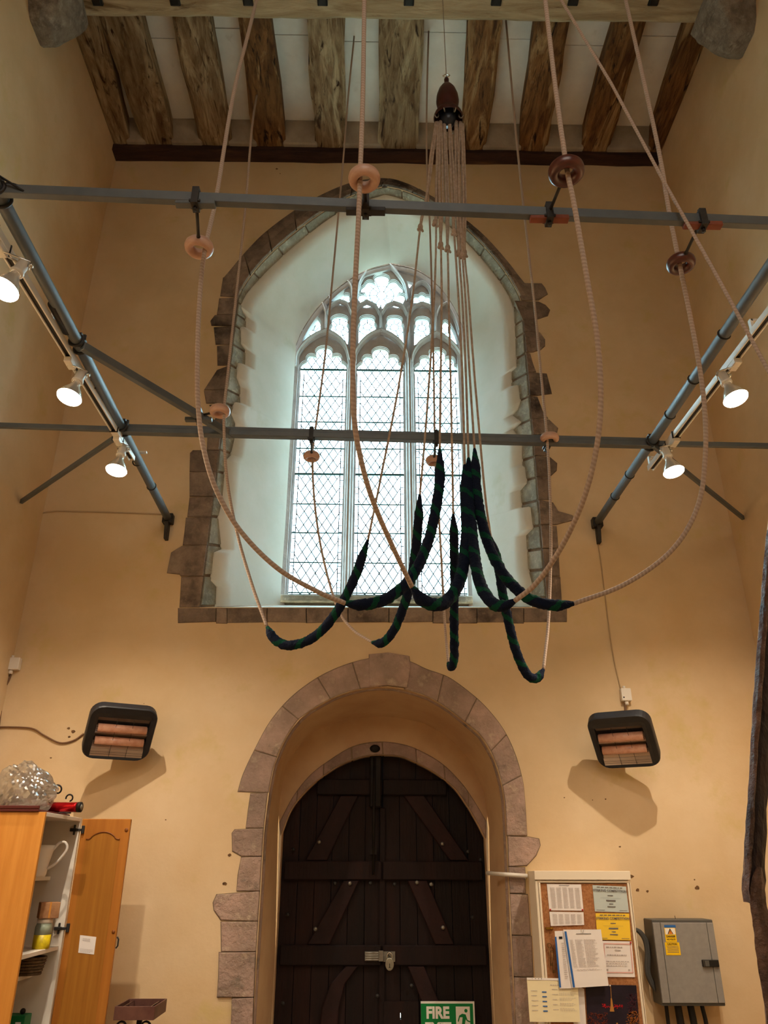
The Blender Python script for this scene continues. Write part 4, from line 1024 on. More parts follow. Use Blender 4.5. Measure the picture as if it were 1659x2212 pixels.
YS0 = 2.95
rope('A', 'long rope sweeping farthest left through the pale ring into the middle left sleeve',
     [(548, 25, 2.50), (505, 200, 2.42), (468, 420, 2.32), (441, 548, 2.26), (430, 660, 2.27), (426, 780, 2.28), (428, 880, 2.30), (440, 970, 2.32), (468, 1060, 2.36), (520, 1148, 2.42), (600, 1228, 2.48), (690, 1280, 2.55)],
     [(745, 1303, 2.6), (790, 1306, 2.62), (845, 1288, 2.66), (893, 1240, 2.7), (925, 1170, 2.74), (943, 1090, 2.78), (950, 1030, 2.8), (950, 970, 2.82)],
     [(951, 262, YS0), (949, 400, 2.94), (952, 520, 2.92), (954, 640, 2.9), (952, 800, 2.86)], (952, 528, 2.92))
rope('B', 'rope falling through the pale ring above the bar, in front of the left window mullion',
     [(787, 2, 1.93), (784, 200, 1.93), (778, 375, 1.93), (774, 480, 1.94), (766, 640, 1.98), (762, 780, 2.02), (765, 900, 2.07), (778, 985, 2.13), (803, 1075, 2.22), (843, 1170, 2.35)],
     [(890, 1268, 2.5), (913, 1296, 2.52), (945, 1307, 2.55), (975, 1288, 2.6), (997, 1240, 2.66), (1008, 1160, 2.72), (1007, 1070, 2.78), (1004, 1005, 2.82)],
     [(970, 262, YS0), (975, 400, 2.94), (980, 490, 2.92), (990, 640, 2.9), (998, 800, 2.86)], (981, 500, 2.92), rs=.0225)
rope('C', 'rope falling through the upper dark ring and bowing wide right to the short curled sleeve',
     [(1178, 2, 1.88), (1200, 190, 1.88), (1224, 360, 1.88), (1240, 440, 1.89), (1268, 600, 1.92), (1290, 730, 1.97), (1298, 850, 2.03), (1290, 960, 2.1), (1262, 1075, 2.2), (1215, 1178, 2.33), (1160, 1258, 2.44)],
     [(1112, 1298, 2.5), (1085, 1309, 2.53), (1058, 1297, 2.56), (1034, 1250, 2.62), (1021, 1170, 2.7), (1014, 1080, 2.78), (1012, 990, 2.84)],
     [(984, 262, YS0), (985, 400, 2.94), (991, 540, 2.92), (998, 640, 2.9), (1006, 800, 2.87)], (991, 545, 2.92), rs=.0215)
rope('D', 'outermost right rope bowing through the dark glossy ring into the far right sleeve tip',
     [(1352, 2, 2.31), (1383, 140, 2.31), (1424, 330, 2.31), (1446, 460, 2.31), (1471, 585, 2.31), (1500, 730, 2.33), (1520, 860, 2.36), (1524, 980, 2.4), (1507, 1095, 2.46), (1450, 1190, 2.53), (1350, 1262, 2.6)],
     [(1240, 1304, 2.65), (1190, 1307, 2.66), (1135, 1288, 2.68), (1085, 1236, 2.7), (1050, 1160, 2.74), (1031, 1070, 2.78), (1025, 970, 2.84)],
     [(994, 264, YS0), (991, 400, 2.94), (998, 540, 2.92), (1005, 640, 2.9), (1014, 800, 2.87)], (998, 550, 2.92), rs=.0205)
rope('E', 'thin rope passing the left jamb stones through the brace ring into the lowest left sleeve',
     [(545, 270, 3.48), (530, 450, 3.47), (510, 640, 3.45), (493, 800, 3.43), (484, 900, 3.43), (490, 1030, 3.43), (512, 1150, 3.42), (545, 1265, 3.38)],
     [(577, 1354, 3.35), (594, 1382, 3.34), (628, 1394, 3.32), (680, 1375, 3.28), (725, 1325, 3.22), (763, 1255, 3.15), (795, 1166, 3.08)],
     [(942, 264, YS0), (930, 340, 2.95), (921, 430, 2.95), (908, 490, 2.95), (890, 650, 2.97), (860, 840, 3.0), (825, 1020, 3.03)], (908, 490, 2.95), top=PZ(556, 200, ZC + .17), rs=.0205, ru=.0075)
rope('F', 'thin rope through the small ring before the left window light',
     [(752, 210, 3.93), (741, 350, 3.92), (722, 560, 3.92), (703, 760, 3.91), (681, 930, 3.91), (675, 990, 3.91), (680, 1090, 3.88), (697, 1200, 3.8), (728, 1310, 3.68), (762, 1360, 3.6)],
     [(804, 1388, 3.52), (827, 1388, 3.48), (850, 1362, 3.42), (872, 1310, 3.34), (890, 1240, 3.26), (902, 1150, 3.16), (907, 1068, 3.06)],
     [(946, 264, YS0), (943, 400, 2.95), (941, 560, 2.96), (935, 700, 2.98), (925, 850, 3.0), (915, 980, 3.03)], (940, 480, 2.95), top=PZ(765, 78, ZC + .17), rs=.0205, ru=.0065)
rope('G', 'thin rope right of centre through the half hidden ring into the straight hanging sleeve',
     [(922, 210, 3.95), (922, 350, 3.95), (929, 500, 3.95), (936, 760, 3.95), (940, 985, 3.95), (946, 1080, 3.94), (953, 1200, 3.85), (960, 1330, 3.7)],
     [(968, 1432, 3.56), (974, 1441, 3.54), (981, 1420, 3.5), (981, 1340, 3.42), (982, 1220, 3.28), (979, 1110, 3.08)],
     [(959, 268, YS0), (963, 400, 2.95), (967, 540, 2.95), (970, 680, 2.97), (974, 850, 3.0), (977, 1000, 3.04)], (967, 535, 2.95), top=PZ(926, 66, ZC + .17), rs=.020, ru=.0065)
rope('H', 'thin rope over the right jamb stones, into the lowest right sleeve',
     [(1112, 260, 3.7), (1124, 380, 3.69), (1137, 500, 3.69), (1155, 660, 3.69), (1170, 820, 3.68), (1182, 950, 3.68), (1189, 1080, 3.67), (1190, 1200, 3.64), (1185, 1340, 3.56)],
     [(1174, 1446, 3.46), (1160, 1465, 3.45), (1140, 1458, 3.43), (1118, 1415, 3.4), (1100, 1350, 3.35), (1085, 1275, 3.28), (1072, 1200, 3.18), (1060, 1160, 3.12)],
     [(998, 268, YS0), (999, 400, 2.95), (1003, 540, 2.95), (1012, 640, 2.96), (1024, 800, 2.98), (1036, 940, 3.02), (1049, 1080, 3.08)], (1003, 545, 2.95), top=PZ(1093, 44, ZC + .17), rs=.0205, ru=.0075)
# the spider
c = PY(967, 225, YS0); sp_ = thing('rope_spider', 'dark turned wooden spider hanging high at centre with ropes hooked under it', 'rope hanger', (c.x, c.y, c.z - .12))
z0 = c.z
bb = B(); bb.lathe([(.077, -.145), (.082, -.13), (.078, -.115), (.070, -.10), (.056, -.075), (.052, -.055), (.060, -.03), (.064, .0), (.060, .045), (.048, .09), (.03, .125), (.014, .14), (.010, .155), (.013, .165), (.014, .185), (.006, .205), (.001, .207)], Matrix.Translation(c) @ Matrix.Translation((0, 0, .02)), 28, False); bb.build('turned_body', mat('dark_mahogany', '45201c', '30140f', 12, .35, spec=.5), sp_)
bb = B(); bb.lathe([(.001, -.17), (.03, -.16), (.042, -.13), (.045, -.09), (.05, -.06)], Matrix.Translation(c), 20, False); bb.build('core', mat('dark_blue_core', '222833', None, rough=.3), sp_)
for k in range(8):
    an = 2 * PI * (k + .5) / 8; q = c + Vector((.062 * math.cos(an), .062 * math.sin(an), -.105)); o_ = Vector((math.cos(an), math.sin(an), 0))
    bb = B(); bb.tube(smooth_path([q, q + Vector((0, 0, -.025)), q + o_ * .012 + Vector((0, 0, -.04)), q + o_ * .024 + Vector((0, 0, -.025))], 5), .0035, 6); bb.build('hook', BRS, sp_)
bb = B(); bb.tube([c + Vector((0, 0, .22)), Vector((c.x, c.y, ZC + .17))], .0022, 5); bb.build('hoist_line', ROG, sp_)
bb = B(); bb.tube(smooth_path([c + Vector((-.02, 0, .235)), c + Vector((0, 0, .25)), c + Vector((.02, 0, .24)), c + Vector((0, 0, .225)), c + Vector((-.02, 0, .235))], 4), .003, 5); bb.build('top_shackle', CRM, sp_)
# haul line
P = [PY(1212, 0, 2.2), PY(1320, 180, 2.14), PY(1430, 385, 2.08), PY(1545, 590, 1.99), PY(1659, 800, 1.9)]
d = (P[-1] - P[-2]).normalized(); e = P[-1] + d * ((XR - .03 - P[-1].x) / d.x)
hl = thing('haul_line', 'pale straight hoisting cord slanting down across the upper right corner', 'rope', P[0])
bb = B(); bb.tube([to_z(P[0], P[1], ZC + .17)] + P + [e], .0062, 7); bb.build('cord', TWR, hl)
cl = thing('wall_cleat', 'small iron cleat on the right wall holding the slanting cord', 'cleat', (XR, e.y, e.z))
bb = B(); bb.box(XR - .04, XR, e.y - .015, e.y + .015, e.z - .02, e.z + .02); bb.tube([(XR - .045, e.y, e.z - .07), (XR - .04, e.y, e.z), (XR - .045, e.y, e.z + .07)], .008, 6); bb.build('horn', IRN, cl)

# ------------------------------------------------------------------ lighting tracks and reflector lamps
ZT = 3.715
def track(x0, x1, ye, lab):
    t = thing('lighting_track', lab, 'lighting track', (x0, 2.5, ZT))
    M = lambda y: x0 + (x1 - x0) * (ye - y) / (ye - .2); SC = 1
    bb = B(); y0 = .2
    for dx_, w, dz, h in ((-.0145, .007, 0, .032), (.0145, .007, 0, .032), (0, .034, .013, .006)):
        bb.prism([(x0 + dx_ - w / 2, ye, ZT + dz - h / 2), (x0 + dx_ + w / 2, ye, ZT + dz - h / 2), (x0 + dx_ + w / 2, ye, ZT + dz + h / 2), (x0 + dx_ - w / 2, ye, ZT + dz + h / 2)], (x1 - x0, y0 - ye, 0))
    bb.build('rail', TRK, t, bevel=.001)
    bb = B(); bb.prism([(x0 - .011, ye - .01, ZT - .008), (x0 + .011, ye - .01, ZT - .008), (x0 + .011, ye - .01, ZT + .004), (x0 - .011, ye - .01, ZT + .004)], (x1 - x0, y0 - ye + .02, 0)); bb.build('conductor', CBK, t)
    for y in (3.62, 2.2, .9):
        bb = B(); x = M(y); bb.box(x - .020, x + .020, y - .05, y + .05, ZT - .018, ZT + .018); bb.build('coupler', TRK, t, bevel=.002)
        
        for o in (-.056, .050): bb = B(); bb.box(x - .022, x + .022, y + o, y + o + .006, ZT - .02, ZT + .02); bb.build('seam', CBK, t)
    for y in (3.95, 2.7, 1.4):
        bb = B(); x = M(y); bb.box(x - .006, x + .006, y - .01, y + .01, ZT + .015, ZP + .04); bb.box(min(x, x + .06), max(x, x + .06), y - .01, y + .01, ZP + .03, ZP + .04); bb.build('hanger', TRK, t)
    return M
a = PZ(285, 990, ZT); b_ = PZ(0, 520, ZT); sl = (b_.x - a.x) / (a.y - b_.y)
ML = track(a.x, a.x + sl * (a.y - .2), a.y, 'white lighting track along the left pole')
a = PZ(1405, 1012, ZT); b_ = PZ(1659, 680, ZT); sl = (b_.x - a.x) / (a.y - b_.y)
MR = track(a.x, a.x + sl * (a.y - .2), a.y, 'white lighting track along the right pole')
def lamp(face, M, lab, dirv, power=LAMP_W, fz=3.52):
    f = PZ(face[0], face[1], fz) if isinstance(face, tuple) else Vector(face)
    d = Vector(dirv).normalized(); ad = Vector((M(f.y - .03), f.y - .03, ZT - .02))
    neck = f - d * .105
    t = thing('spot_lamp', lab, 'lamp', ad, 'reflector lamps on the tracks')
    q = d.to_track_quat('Z', 'Y').to_matrix().to_4x4(); X = Matrix.Translation(f) @ q
    bb = B(); bb.box(ad.x - .017, ad.x + .017, ad.y - .035, ad.y + .035, ad.z - .022, ad.z + .006); bb.build('track_adaptor', TRK, t, bevel=.003)
    bb = B(); bb.lathe([(.001, -.172), (.018, -.17), (.022, -.16), (.022, -.115), (.026, -.11), (.026, -.10), (.018, -.098)], X, 16, False); bb.build('lamp_holder', TRK, t)
    top = X @ Vector((0, 0, -.15)); bb = B()
    for s_ in (-1, 1): bb.tube([Vector((ad.x + s_ * .012, ad.y, ad.z - .02)), top + Vector((s_ * .026, 0, .02)), top + Vector((s_ * .026, 0, -.02))], .0035, 6)
    bb.tube([top + Vector((-.03, 0, 0)), top + Vector((.03, 0, 0))], .004, 6); bb.lathe([(.009, -.008), (.009, .008)], Matrix.Translation(top + Vector((.032, 0, 0))) @ Matrix.Rotation(PI / 2, 4, 'Y'), 10); bb.build('swivel_bracket', CRM, t)
    bb = B(); bb.lathe([(.0165, -.10), (.019, -.085), (.029, -.062), (.045, -.035), (.053, -.014), (.056, -.004)], X, 24, False); bb.build('reflector', mat('silvered_glass', 'e8e2d8', None, rough=.12, metal=.6) if 'silvered_glass' not in MATS else MATS['silvered_glass'], t)
    bb = B(); bb.lathe([(.056, -.004), (.053, .003), (.043, .008), (.025, .011), (.001, .012)], X, 24, False); bb.build('bulb_face', BLB, t)
    l = bpy.data.lights.new('lamp_light', 'SPOT'); l.energy = power; l.color = LAMP_C; l.spot_size = math.radians(150); l.spot_blend = .75; l.shadow_soft_size = .012
    o = bpy.data.objects.new('lamp_light', l); COL.objects.link(o); o.parent = t
    o.matrix_parent_inverse = Matrix.Identity(4); p = f + d * .03 - ad; o.location = p; o.rotation_euler = (-d).to_track_quat('Z', 'Y').to_euler()
lamp((7, 626), ML, 'lit lamp cut by the left edge, nearest on the left track', (-.20, -.22, -1))
lamp((149, 859), ML, 'lit lamp in the middle of the left track', (-.14, -.20, -1))
lamp((251, 1017), ML, 'lit lamp at the far end of the left track', (-.05, -.16, -1))
lamp((1590, 862), MR, 'lit lamp higher up on the right track, near the right edge', (.16, -.20, -1))
lamp((1456, 1020), MR, 'lit lamp at the far end of the right track', (.12, -.16, -1))
# ------------------------------------------------------------------ infrared heaters
def heater(px, py, Y, tilt, yaw, w, h, lab, ms, left_in, right_in, plug):
    c = PY(px, py, Y); M = Matrix.Translation(c) @ Matrix.Rotation(yaw, 4, 'Z') @ Matrix.Rotation(tilt, 4, 'X')
    t = thing('infrared_heater', lab, 'heater', (c.x, D, c.z), 'quartz heaters either side of the door')
    def V(x, y, z): return M @ Vector((x, y, z))
    R = .07; n = 6; outl = []
    for cx_, cz, a0 in ((w / 2 - R, h / 2 - R, 0), (-w / 2 + R, h / 2 - R, 90), (-w / 2 + R, -h / 2 + R, 180), (w / 2 - R, -h / 2 + R, 270)):
        for k in range(n + 1): an = math.radians(a0 + 90 * k / n); outl.append((cx_ + R * math.cos(an), cz + R * math.sin(an)))
    x0, x1, z1, z0 = -w / 2 + left_in * w, w / 2 - right_in * w, h / 2 - .22 * h, -h / 2 + .05 * h
    inn = []
    for i, (sx, sz) in enumerate(((x1, z1), (x0, z1), (x0, z0), (x1, z0))): inn += [(sx, sz)] * (n + 1)
    N = len(outl); vs = []
    for (x, z), (u, v) in zip(outl, inn):
        vs += [V(x, .055, z), V(x, .008, z), V(x * .975, 0, z * .975), V(x * .4 + u * .6, .004, z * .4 + v * .6), V(u, .012, v), V(u, .05, v)]
    fs = [(i * 6 + j, i * 6 + j + 1, (i + 1) % N * 6 + j + 1, (i + 1) % N * 6 + j) for i in range(N) for j in range(5)]
    bb = B(); bb.add(vs, fs, None, False); bb.build('bezel', BLK, t)
    bb = B(); bb.add([V(a * w / 2, y, b * h / 2) for y, a_ in ((.045, .9), (.10, .72)) for a, b in ((-a_, -a_), (a_, -a_), (a_, a_), (-a_, a_))], [(0, 1, 2, 3), (7, 6, 5, 4), (0, 4, 5, 1), (1, 5, 6, 2), (2, 6, 7, 3), (3, 7, 4, 0)]); bb.build('housing', BLK, t, bevel=.008, seg=2)
    iw, ih = x1 - x0, z1 - z0; zc = (z0 + z1) / 2
    bb = B(); K = 14
    def refl(zt, zb):
        vs = []
        for k in range(K + 1):
            u = k / K; zz = zt + (zb - zt) * u; yy = .018 + .030 * math.sin(PI * u)
            vs += [V(x0, yy, zz), V(x1, yy, zz)]
        bb.add(vs, [(2 * k, 2 * k + 1, 2 * k + 3, 2 * k + 2) for k in range(K)], None, True)
    refl(z1, z1 - .42 * ih); refl(z1 - .42 * ih, z1 - .82 * ih)
    bb.add([V(x0, .016, z1 - .82 * ih), V(x1, .016, z1 - .82 * ih), V(x1, .010, z0), V(x0, .010, z0)], [(0, 1, 2, 3)]); bb.build('reflector', RFL, t)
    for zz in (z1 - .29 * ih, z1 - .62 * ih):
        bb = B(); bb.tube([V(x0 + .01, .022, zz), V(x1 - .01, .022, zz)], .0215 * ih / .22, 12, True); bb.build('quartz_tube', TUB, t)
        bb = B()
        for o in (-.012, .0, .013): bb.tube([V(x0, .006, zz + o), V(x1, .006, zz + o)], .0011, 5)
        bb.build('guard_wire', STD2, t)
    bb = B()
    for u in (.36, .68): bb.tube([V(x0 + iw * u, .006, z1), V(x0 + iw * u, .006, z0)], .0012, 5)
    for zz in (z1 - .88 * ih, z1 - .94 * ih): bb.tube([V(x0, .006, zz), V(x1, .006, zz)], .0009, 5)
    bb.build('guard_wire', STD2, t)
    bb = B(); e = V(0, .09, -.01); bb.prism([Vector((e.x - .045, e.y, e.z - .03)), Vector((e.x + .045, e.y, e.z - .03)), Vector((e.x + .045, e.y, e.z + .03)), Vector((e.x - .045, e.y, e.z + .03))], (0, D - e.y - .005, -.03)); bb.box(e.x - .06, e.x + .06, D - .014, D - .001, e.z - .10, e.z + .03); bb.build('wall_bracket', BLK, t, bevel=.003)
    return c
heater(260, 1586.5, 4.60, .66, .47, .378, .335, 'black infrared heater on the left, above the cupboard', None, .13, .09, None)
heater(1347, 1604.5, 4.60, .80, -.50, .360, .365, 'black infrared heater on the right with peeling upper rim', None, .09, .15, None)
bb = B(); cH = PY(1335, 1567, 4.47)
# ------------------------------------------------------------------ cables and small boxes
def cable(pts, r, mt, lab, Y=D, off=.008, name='cable', k=6):
    P = [PY(a, b, Y) - Vector((0, off, 0)) if not isinstance(a, Vector) else a for a, b in pts]
    bb = B(); bb.tube(smooth_path(P, k) if len(P) > 2 else P, r, 6); o = bb.build(name, mt, None, base=P[0]); tag(o, lab, 'cable'); return o
cable([(-20, 1572), (20, 1571), (70, 1574), (95, 1588), (130, 1605), (160, 1600), (182, 1585)], .0052, CBR, 'brown cable sagging along the wall to the left heater')
cable([(88, 1120), (90, 1110), (110, 1106), (140, 1105), (250, 1108), (358, 1112)], .005, CBC, 'thin cable across the plaster to the foot of the left pole', off=.004)
cable([(1288, 1152), (1300, 1230), (1312, 1330), (1325, 1420), (1340, 1488)], .004, CBC, 'thin cream cable dropping from the right pole to the white box', off=.004)
cable([(1349, 1520), (1349, 1530), (1350, 1548)], .007, CBR, 'short brown cable between white box and right heater', off=.02)
P = [Vector((XL + .01, 4.86, 0))]
o = cable([(27, 1452), (20, 1470), (10, 1492), (4, 1530), (0, 1560), (-4, 1600)], .006, CBR, 'brown cable curving down from the left junction box')
def jbox(x0, x1, y0, y1, lab, Y=D):
    a, c = PY(x0, y0, Y), PY(x1, y1, Y); t = thing('junction_box', lab, 'junction box', ((a.x + c.x) / 2, D, c.z)); bb = B(); bb.box(a.x, c.x, D - .04, D, c.z, a.z); bb.build('lid', WHP, t, bevel=.004, seg=2)
    xm = (a.x + c.x) / 2; bb = B(); bb.lathe([(.013, 0), (.013, .014), (.010, .024)], Matrix.Translation((xm, D - .02, c.z - .024)), 10); bb.lathe([(.009, 0), (.009, .016)], Matrix.Translation((xm - .005, D - .02, a.z)), 10); bb.build('gland', WHP, t)
    bb = B(); bb.lathe([(.005, 0), (.004, .002)], Matrix.Translation((a.x + .012, D - .041, c.z + .02)) @ Matrix.Rotation(PI / 2, 4, 'X'), 6); bb.build('screw', INK2, t)
jbox(15, 44, 1423, 1449, 'white square junction box high in the left corner')
jbox(1337, 1362, 1489, 1516, 'white square junction box above the right heater')
q0, q1 = PY(1053, 1886, 5.10), PY(1139, 1892, D - .03)
bb = B(); qm = PY(1094, 1889, D - .03); bb.tube([q0 + Vector((.03, .02, .0)), q0, qm + Vector((-.01, .02, 0)), qm, q1], .011, 8); o = bb.build('conduit', WHP, None, base=q0); tag(o, 'white conduit from the door recess to the notice board', 'pipe')
bb = B(); A_ = PZ(62, 406, ZP + .02); bb.tube(smooth_path([Vector((XL, 1.7, ZP + .55)), PZ(0, 381, ZP + .03), PZ(28, 397, ZP + .02), A_, PZ(78, 408, ZP + .022)], 6), .004, 6); o = bb.build('cable', CBK, None, base=A_); tag(o, 'thin black wire drooping from the left wall to the upper bar end', 'cable')

# ------------------------------------------------------------------ cupboard on the left
YH = 4.45
th_ = PY(169, 1767, YH); zc_ = th_.z; XF = th_.x; nr = PZ(108, 1754, zc_); YN = nr.y
XF = (XF + nr.x) / 2
cup = thing('cupboard', 'tall honey oak cupboard standing open against the left wall', 'cupboard', (XL + .4, (YH + YN) / 2, 0))
T = .018
bb = B(); bb.box(XL + .01, XF, YN, YN + T, 0.0, zc_); bb.build('end_panel', OAK, cup, bevel=.001)
bb = B(); bb.box(XL + .01, XF, YH - T, YH, 0.0, zc_); bb.build('end_panel', WML, cup, bevel=.001)
bb = B(); bb.box(XL + .01, XF, YN + T, YH - T, zc_ - T, zc_); bb.build('top_panel', WML, cup, bevel=.001)
bb = B(); bb.box(XL + .01, XL + .02, YN + T, YH - T, 0, zc_ - T); bb.build('back_panel', WML, cup)
zs = PY(124, 2043, YH - T).z
def shelf(z, x1): bb = B(); bb.box(XL + .02, x1, YN + T, YH - T, z - T, z); bb.build('shelf', WML, cup, bevel=.001)
xs1 = PY(109, 1897, YH - T - .0).x; z1 = PY(106, 1893, YH - T).z; z2 = PY(74, 2099, YH - T).z
shelf(zs, XF - .012); shelf(z1, xs1); shelf(z2, PY(76, 2099, YH - T).x); shelf(.3, XF - .02)
bb = B(); bb.box(XL + .01, XF, YN + T, YH - T, 0.06, .08); bb.build('base_panel', WML, cup)
XD = PY(284, 1765, YH).x; x0 = XF + .004; zd1, zd0 = zc_ - .004, .09
dr = B(); dr.box(x0, XD, YH - .002, YH + .018, zd0, zd1); dro = dr.build('door', OKD, cup, bevel=.003)
fx0, fx1 = x0 + .035, XD - .045
def arcz(u, zt0): return zt0 + .035 * (math.sin(max(0, min(1, (u - .12) / .76)) * PI) ** .6)
zt0 = zd1 - .10
pts = [Vector((fx0 + (fx1 - fx0) * k / 24, YH - .004, arcz(k / 24, zt0))) for k in range(25)]
bb = B(); bb.tube(pts, .0035, 6); bb.build('moulded_groove', mat('brown_groove', '7a4416', None, rough=.5), dro)
bb = B(); N = 24; vs = []
for k in range(N + 1): vs += [Vector((fx0 + (fx1 - fx0) * k / N, YH - .0035, arcz(k / N, zt0) - .004)), Vector((fx0 + (fx1 - fx0) * k / N, YH - .0035, zd0 + .08))]
bb.add(vs, [(2 * k, 2 * k + 1, 2 * k + 3, 2 * k + 2) for k in range(N)]); bb.build('raised_panel', mat('amber_oak_panel', 'a8702a', '955e20', 5, .45, bump=.06, stretch=(6, 4, .22)), dro)
for py in (1793, 2005):
    zz = PY(150, py, YH).z; bb = B(); bb.box(XF - .045, XF - .010, YH - T - .012, YH - T - .001, zz - .008, zz + .008); bb.box(XF - .028, XF - .018, YH - T - .008, YH - T, zz - .025, zz + .025); bb.box(XF - .012, XF + .012, YH - .022, YH - .004, zz - .006, zz + .006); bb.box(x0 + .004, x0 + .020, YH - .012, YH - .001, zz - .018, zz + .022); bb.build('hinge', STD2, cup, bevel=.002)
for a, c, r in ((273, 1793, .010), (245, 2013, .009)):
    q = PY(a, c, YH - .003); bb = B(); bb.lathe([(r, 0), (r * .9, .0015)], Matrix.Translation(q) @ Matrix.Rotation(PI / 2, 4, 'X'), 14); bb.build('plug', MATS['brown_groove'], dro)
bb = B(); q = PY(251, 2034, YH); bb.tube([(XD + .004, YH + .01, q.z - .03), (XD + .012, YH + .01, q.z - .02), (XD + .012, YH + .01, q.z + .01), (XD + .004, YH + .01, q.z + .02)], .004, 6); bb.build('handle', STD2, dro)
# note taped on the door
def quadsheet(name, corners, mt, lab, cat, group=None, th=.0012, par=None):
    P = [Vector(c) for c in corners]; n = (P[1] - P[0]).cross(P[3] - P[0]).normalized()
    if n.y > 0: n = -n
    bb = B(); N = 6; vs = []
    def L(u, v): return (P[0].lerp(P[1], u)).lerp(P[3].lerp(P[2], u), v)
    for side in (0, 1):
        for i in range(N + 1):
            for j in range(N + 1):
                u, v = i / N, j / N; vs.append(L(u, v) - n * th * side + n * .0015 * abs(noise.noise(L(u, v) * 9)))
    m = (N + 1) ** 2; fs = []
    for i in range(N):
        for j in range(N):
            a = i * (N + 1) + j; fs += [(a, a + 1, a + N + 2, a + N + 1), (m + a, m + a + N + 1, m + a + N + 2, m + a + 1)]
    e = [i * (N + 1) for i in range(N + 1)] + [N * (N + 1) + j for j in range(1, N + 1)] + [i * (N + 1) + N for i in range(N - 1, -1, -1)] + [j for j in range(N - 1, 0, -1)]
    fs += [(e[k], e[(k + 1) % len(e)], m + e[(k + 1) % len(e)], m + e[k]) for k in range(len(e))]
    bb.add(vs, fs); o = bb.build(name, mt, par, base=P[0]); 
    if lab: tag(o, lab, cat, group)
    return o, L, n
def marks(o, L, n, rects, mt, name='print', off=.0022):
    bb = B()
    for u0, v0, u1, v1 in rects: bb.add([L(u0, v0) + n * off, L(u1, v0) + n * off, L(u1, v1) + n * off, L(u0, v1) + n * off], [(0, 1, 2, 3)])
    q = bb.build(name, mt, o); q['kind'] = 'stuff'; return q
def lines(u0, u1, v0, v1, n, frac=.35, seed=0, words=True, jit=.3):
    R = random.Random(seed); out = []
    for k in range(n):
        v = v0 + (v1 - v0) * (k + .5) / n; h = (v1 - v0) / n * frac / 2; e = u1 - (u1 - u0) * R.random() * jit; u = u0
        while u < e:
            w = R.uniform(.05, .14) * (u1 - u0) * (1 if words else 9); out.append((u, v - h, min(e, u + w), v + h)); u += w + .03 * (u1 - u0)
    return out
YDn = YH - .0045
o, L, n = quadsheet('note', [PY(a, c, YDn) for a, c in ((173, 2020), (208, 2024), (203, 2062), (169, 2058))], PPW, 'small white note stuck on the open cupboard door', 'note')
marks(o, L, n, lines(.2, .7, .12, .32, 2, .3, 3) + lines(.1, .95, .72, .95, 3, .25, 4), INL)
# things in the cupboard
yc = (YN + YH) / 2
def on(px, py, Y): return PY(px, py, Y)
jp = PY(96, 1850, 4.25); js_ = thing('jug', 'white jug with a looped handle on the upper cupboard shelf', 'jug', (jp.x - .02, 4.25, z1))
MJ = Matrix.Translation((jp.x - .03, 4.25, z1)); hj = PY(96, 1826, 4.25).z - z1
bb = B(); bb.lathe([(.001, 0), (.045, 0), (.05, .01), (.055, hj * .4), (.066, hj * .8), (.078, hj), (.074, hj), (.06, hj * .75), (.045, .015), (.001, .012)], MJ, 24, False); bb.build('body', MATS['white_plastic'], js_)
xh = jp.x - .03
bb = B(); bb.tube(smooth_path([(xh + .055, 4.25, z1 + hj * .25), (xh + .095, 4.25, z1 + hj * .45), (xh + .135, 4.25, z1 + hj * .85), (xh + .125, 4.25, z1 + hj * 1.08), (xh + .095, 4.25, z1 + hj * 1.08), (xh + .07, 4.25, z1 + hj * .88)], 6), .0065, 8); bb.build('handle', MATS['white_plastic'], js_)
Yj = 4.28
a, c = PY(70, 2035, Yj), PY(109, 2035, Yj); hb = PY(90, 2010, Yj).z
jar = thing('jar', 'squat glass jar of yellow powder with a white lid on the middle shelf', 'jar', ((a.x + c.x) / 2, Yj, zs)); r = (c.x - a.x) / 2 * .92; xm = (a.x + c.x) / 2; hh_ = .11
bb = B(); bb.lathe([(.001, 0), (r * .95, 0), (r, .01), (r, hh_ * .55)], Matrix.Translation((xm, Yj, zs)), 22); bb.build('yellow_contents', mat('mustard_yellow', 'd8c01e', 'b09a14', 30, .4), jar)
bb = B(); bb.lathe([(r, hh_ * .55), (r, hh_ * .85), (r * .85, hh_)], Matrix.Translation((xm, Yj, zs)), 22, True); bb.build('glass', mat('dull_glass', '8f9a8a', None, rough=.15, spec=.6), jar)
bb = B(); bb.lathe([(r * .9, hh_), (r * .9, hh_ + .02)], Matrix.Translation((xm, Yj, zs)), 22, True); bb.build('lid', WHP, jar)
zt1 = zs + hh_ + .021; a, c = PY(78, 1985, Yj), PY(114, 1985, Yj); zt2 = PY(95, 1962, Yj).z
bx = thing('box', 'small brown cardboard box balanced on top of the yellow jar', 'box', ((a.x + c.x) / 2, Yj, zt1))
Rz = Matrix.Translation((xm + .01, Yj, zt1)) @ Matrix.Rotation(.5, 4, 'Z') @ Matrix.Rotation(0, 4, 'Y'); bb = B(); hb_ = max(.07, zt2 - zt1 - .01); bb.box(-.045, .045, -.04, .04, 0, hb_, Rz); bb.build('carton', CARD, bx, bevel=.002)
bb = B(); bb.box(-.004, .004, -.0405, .0405, .002, hb_ + .0008, Rz); bb.build('tape', MATS['honey_oak_laminate'], bx)
bk = thing('basket', 'dim woven basket in the cupboard below the middle shelf', 'basket', (PY(68, 2085, 4.3).x, 4.3, z2)); q = PY(64, 2085, 4.3)
bb = B()
for k in range(6): bb.torus(.055 + .003 * k, .0065, Matrix.Translation((q.x, 4.3, z2 + .007 + .013 * k)), 24, 6)
bb.build('weave', mat('wicker', '6e5a44', '4c3c2c', 60, .9), bk)
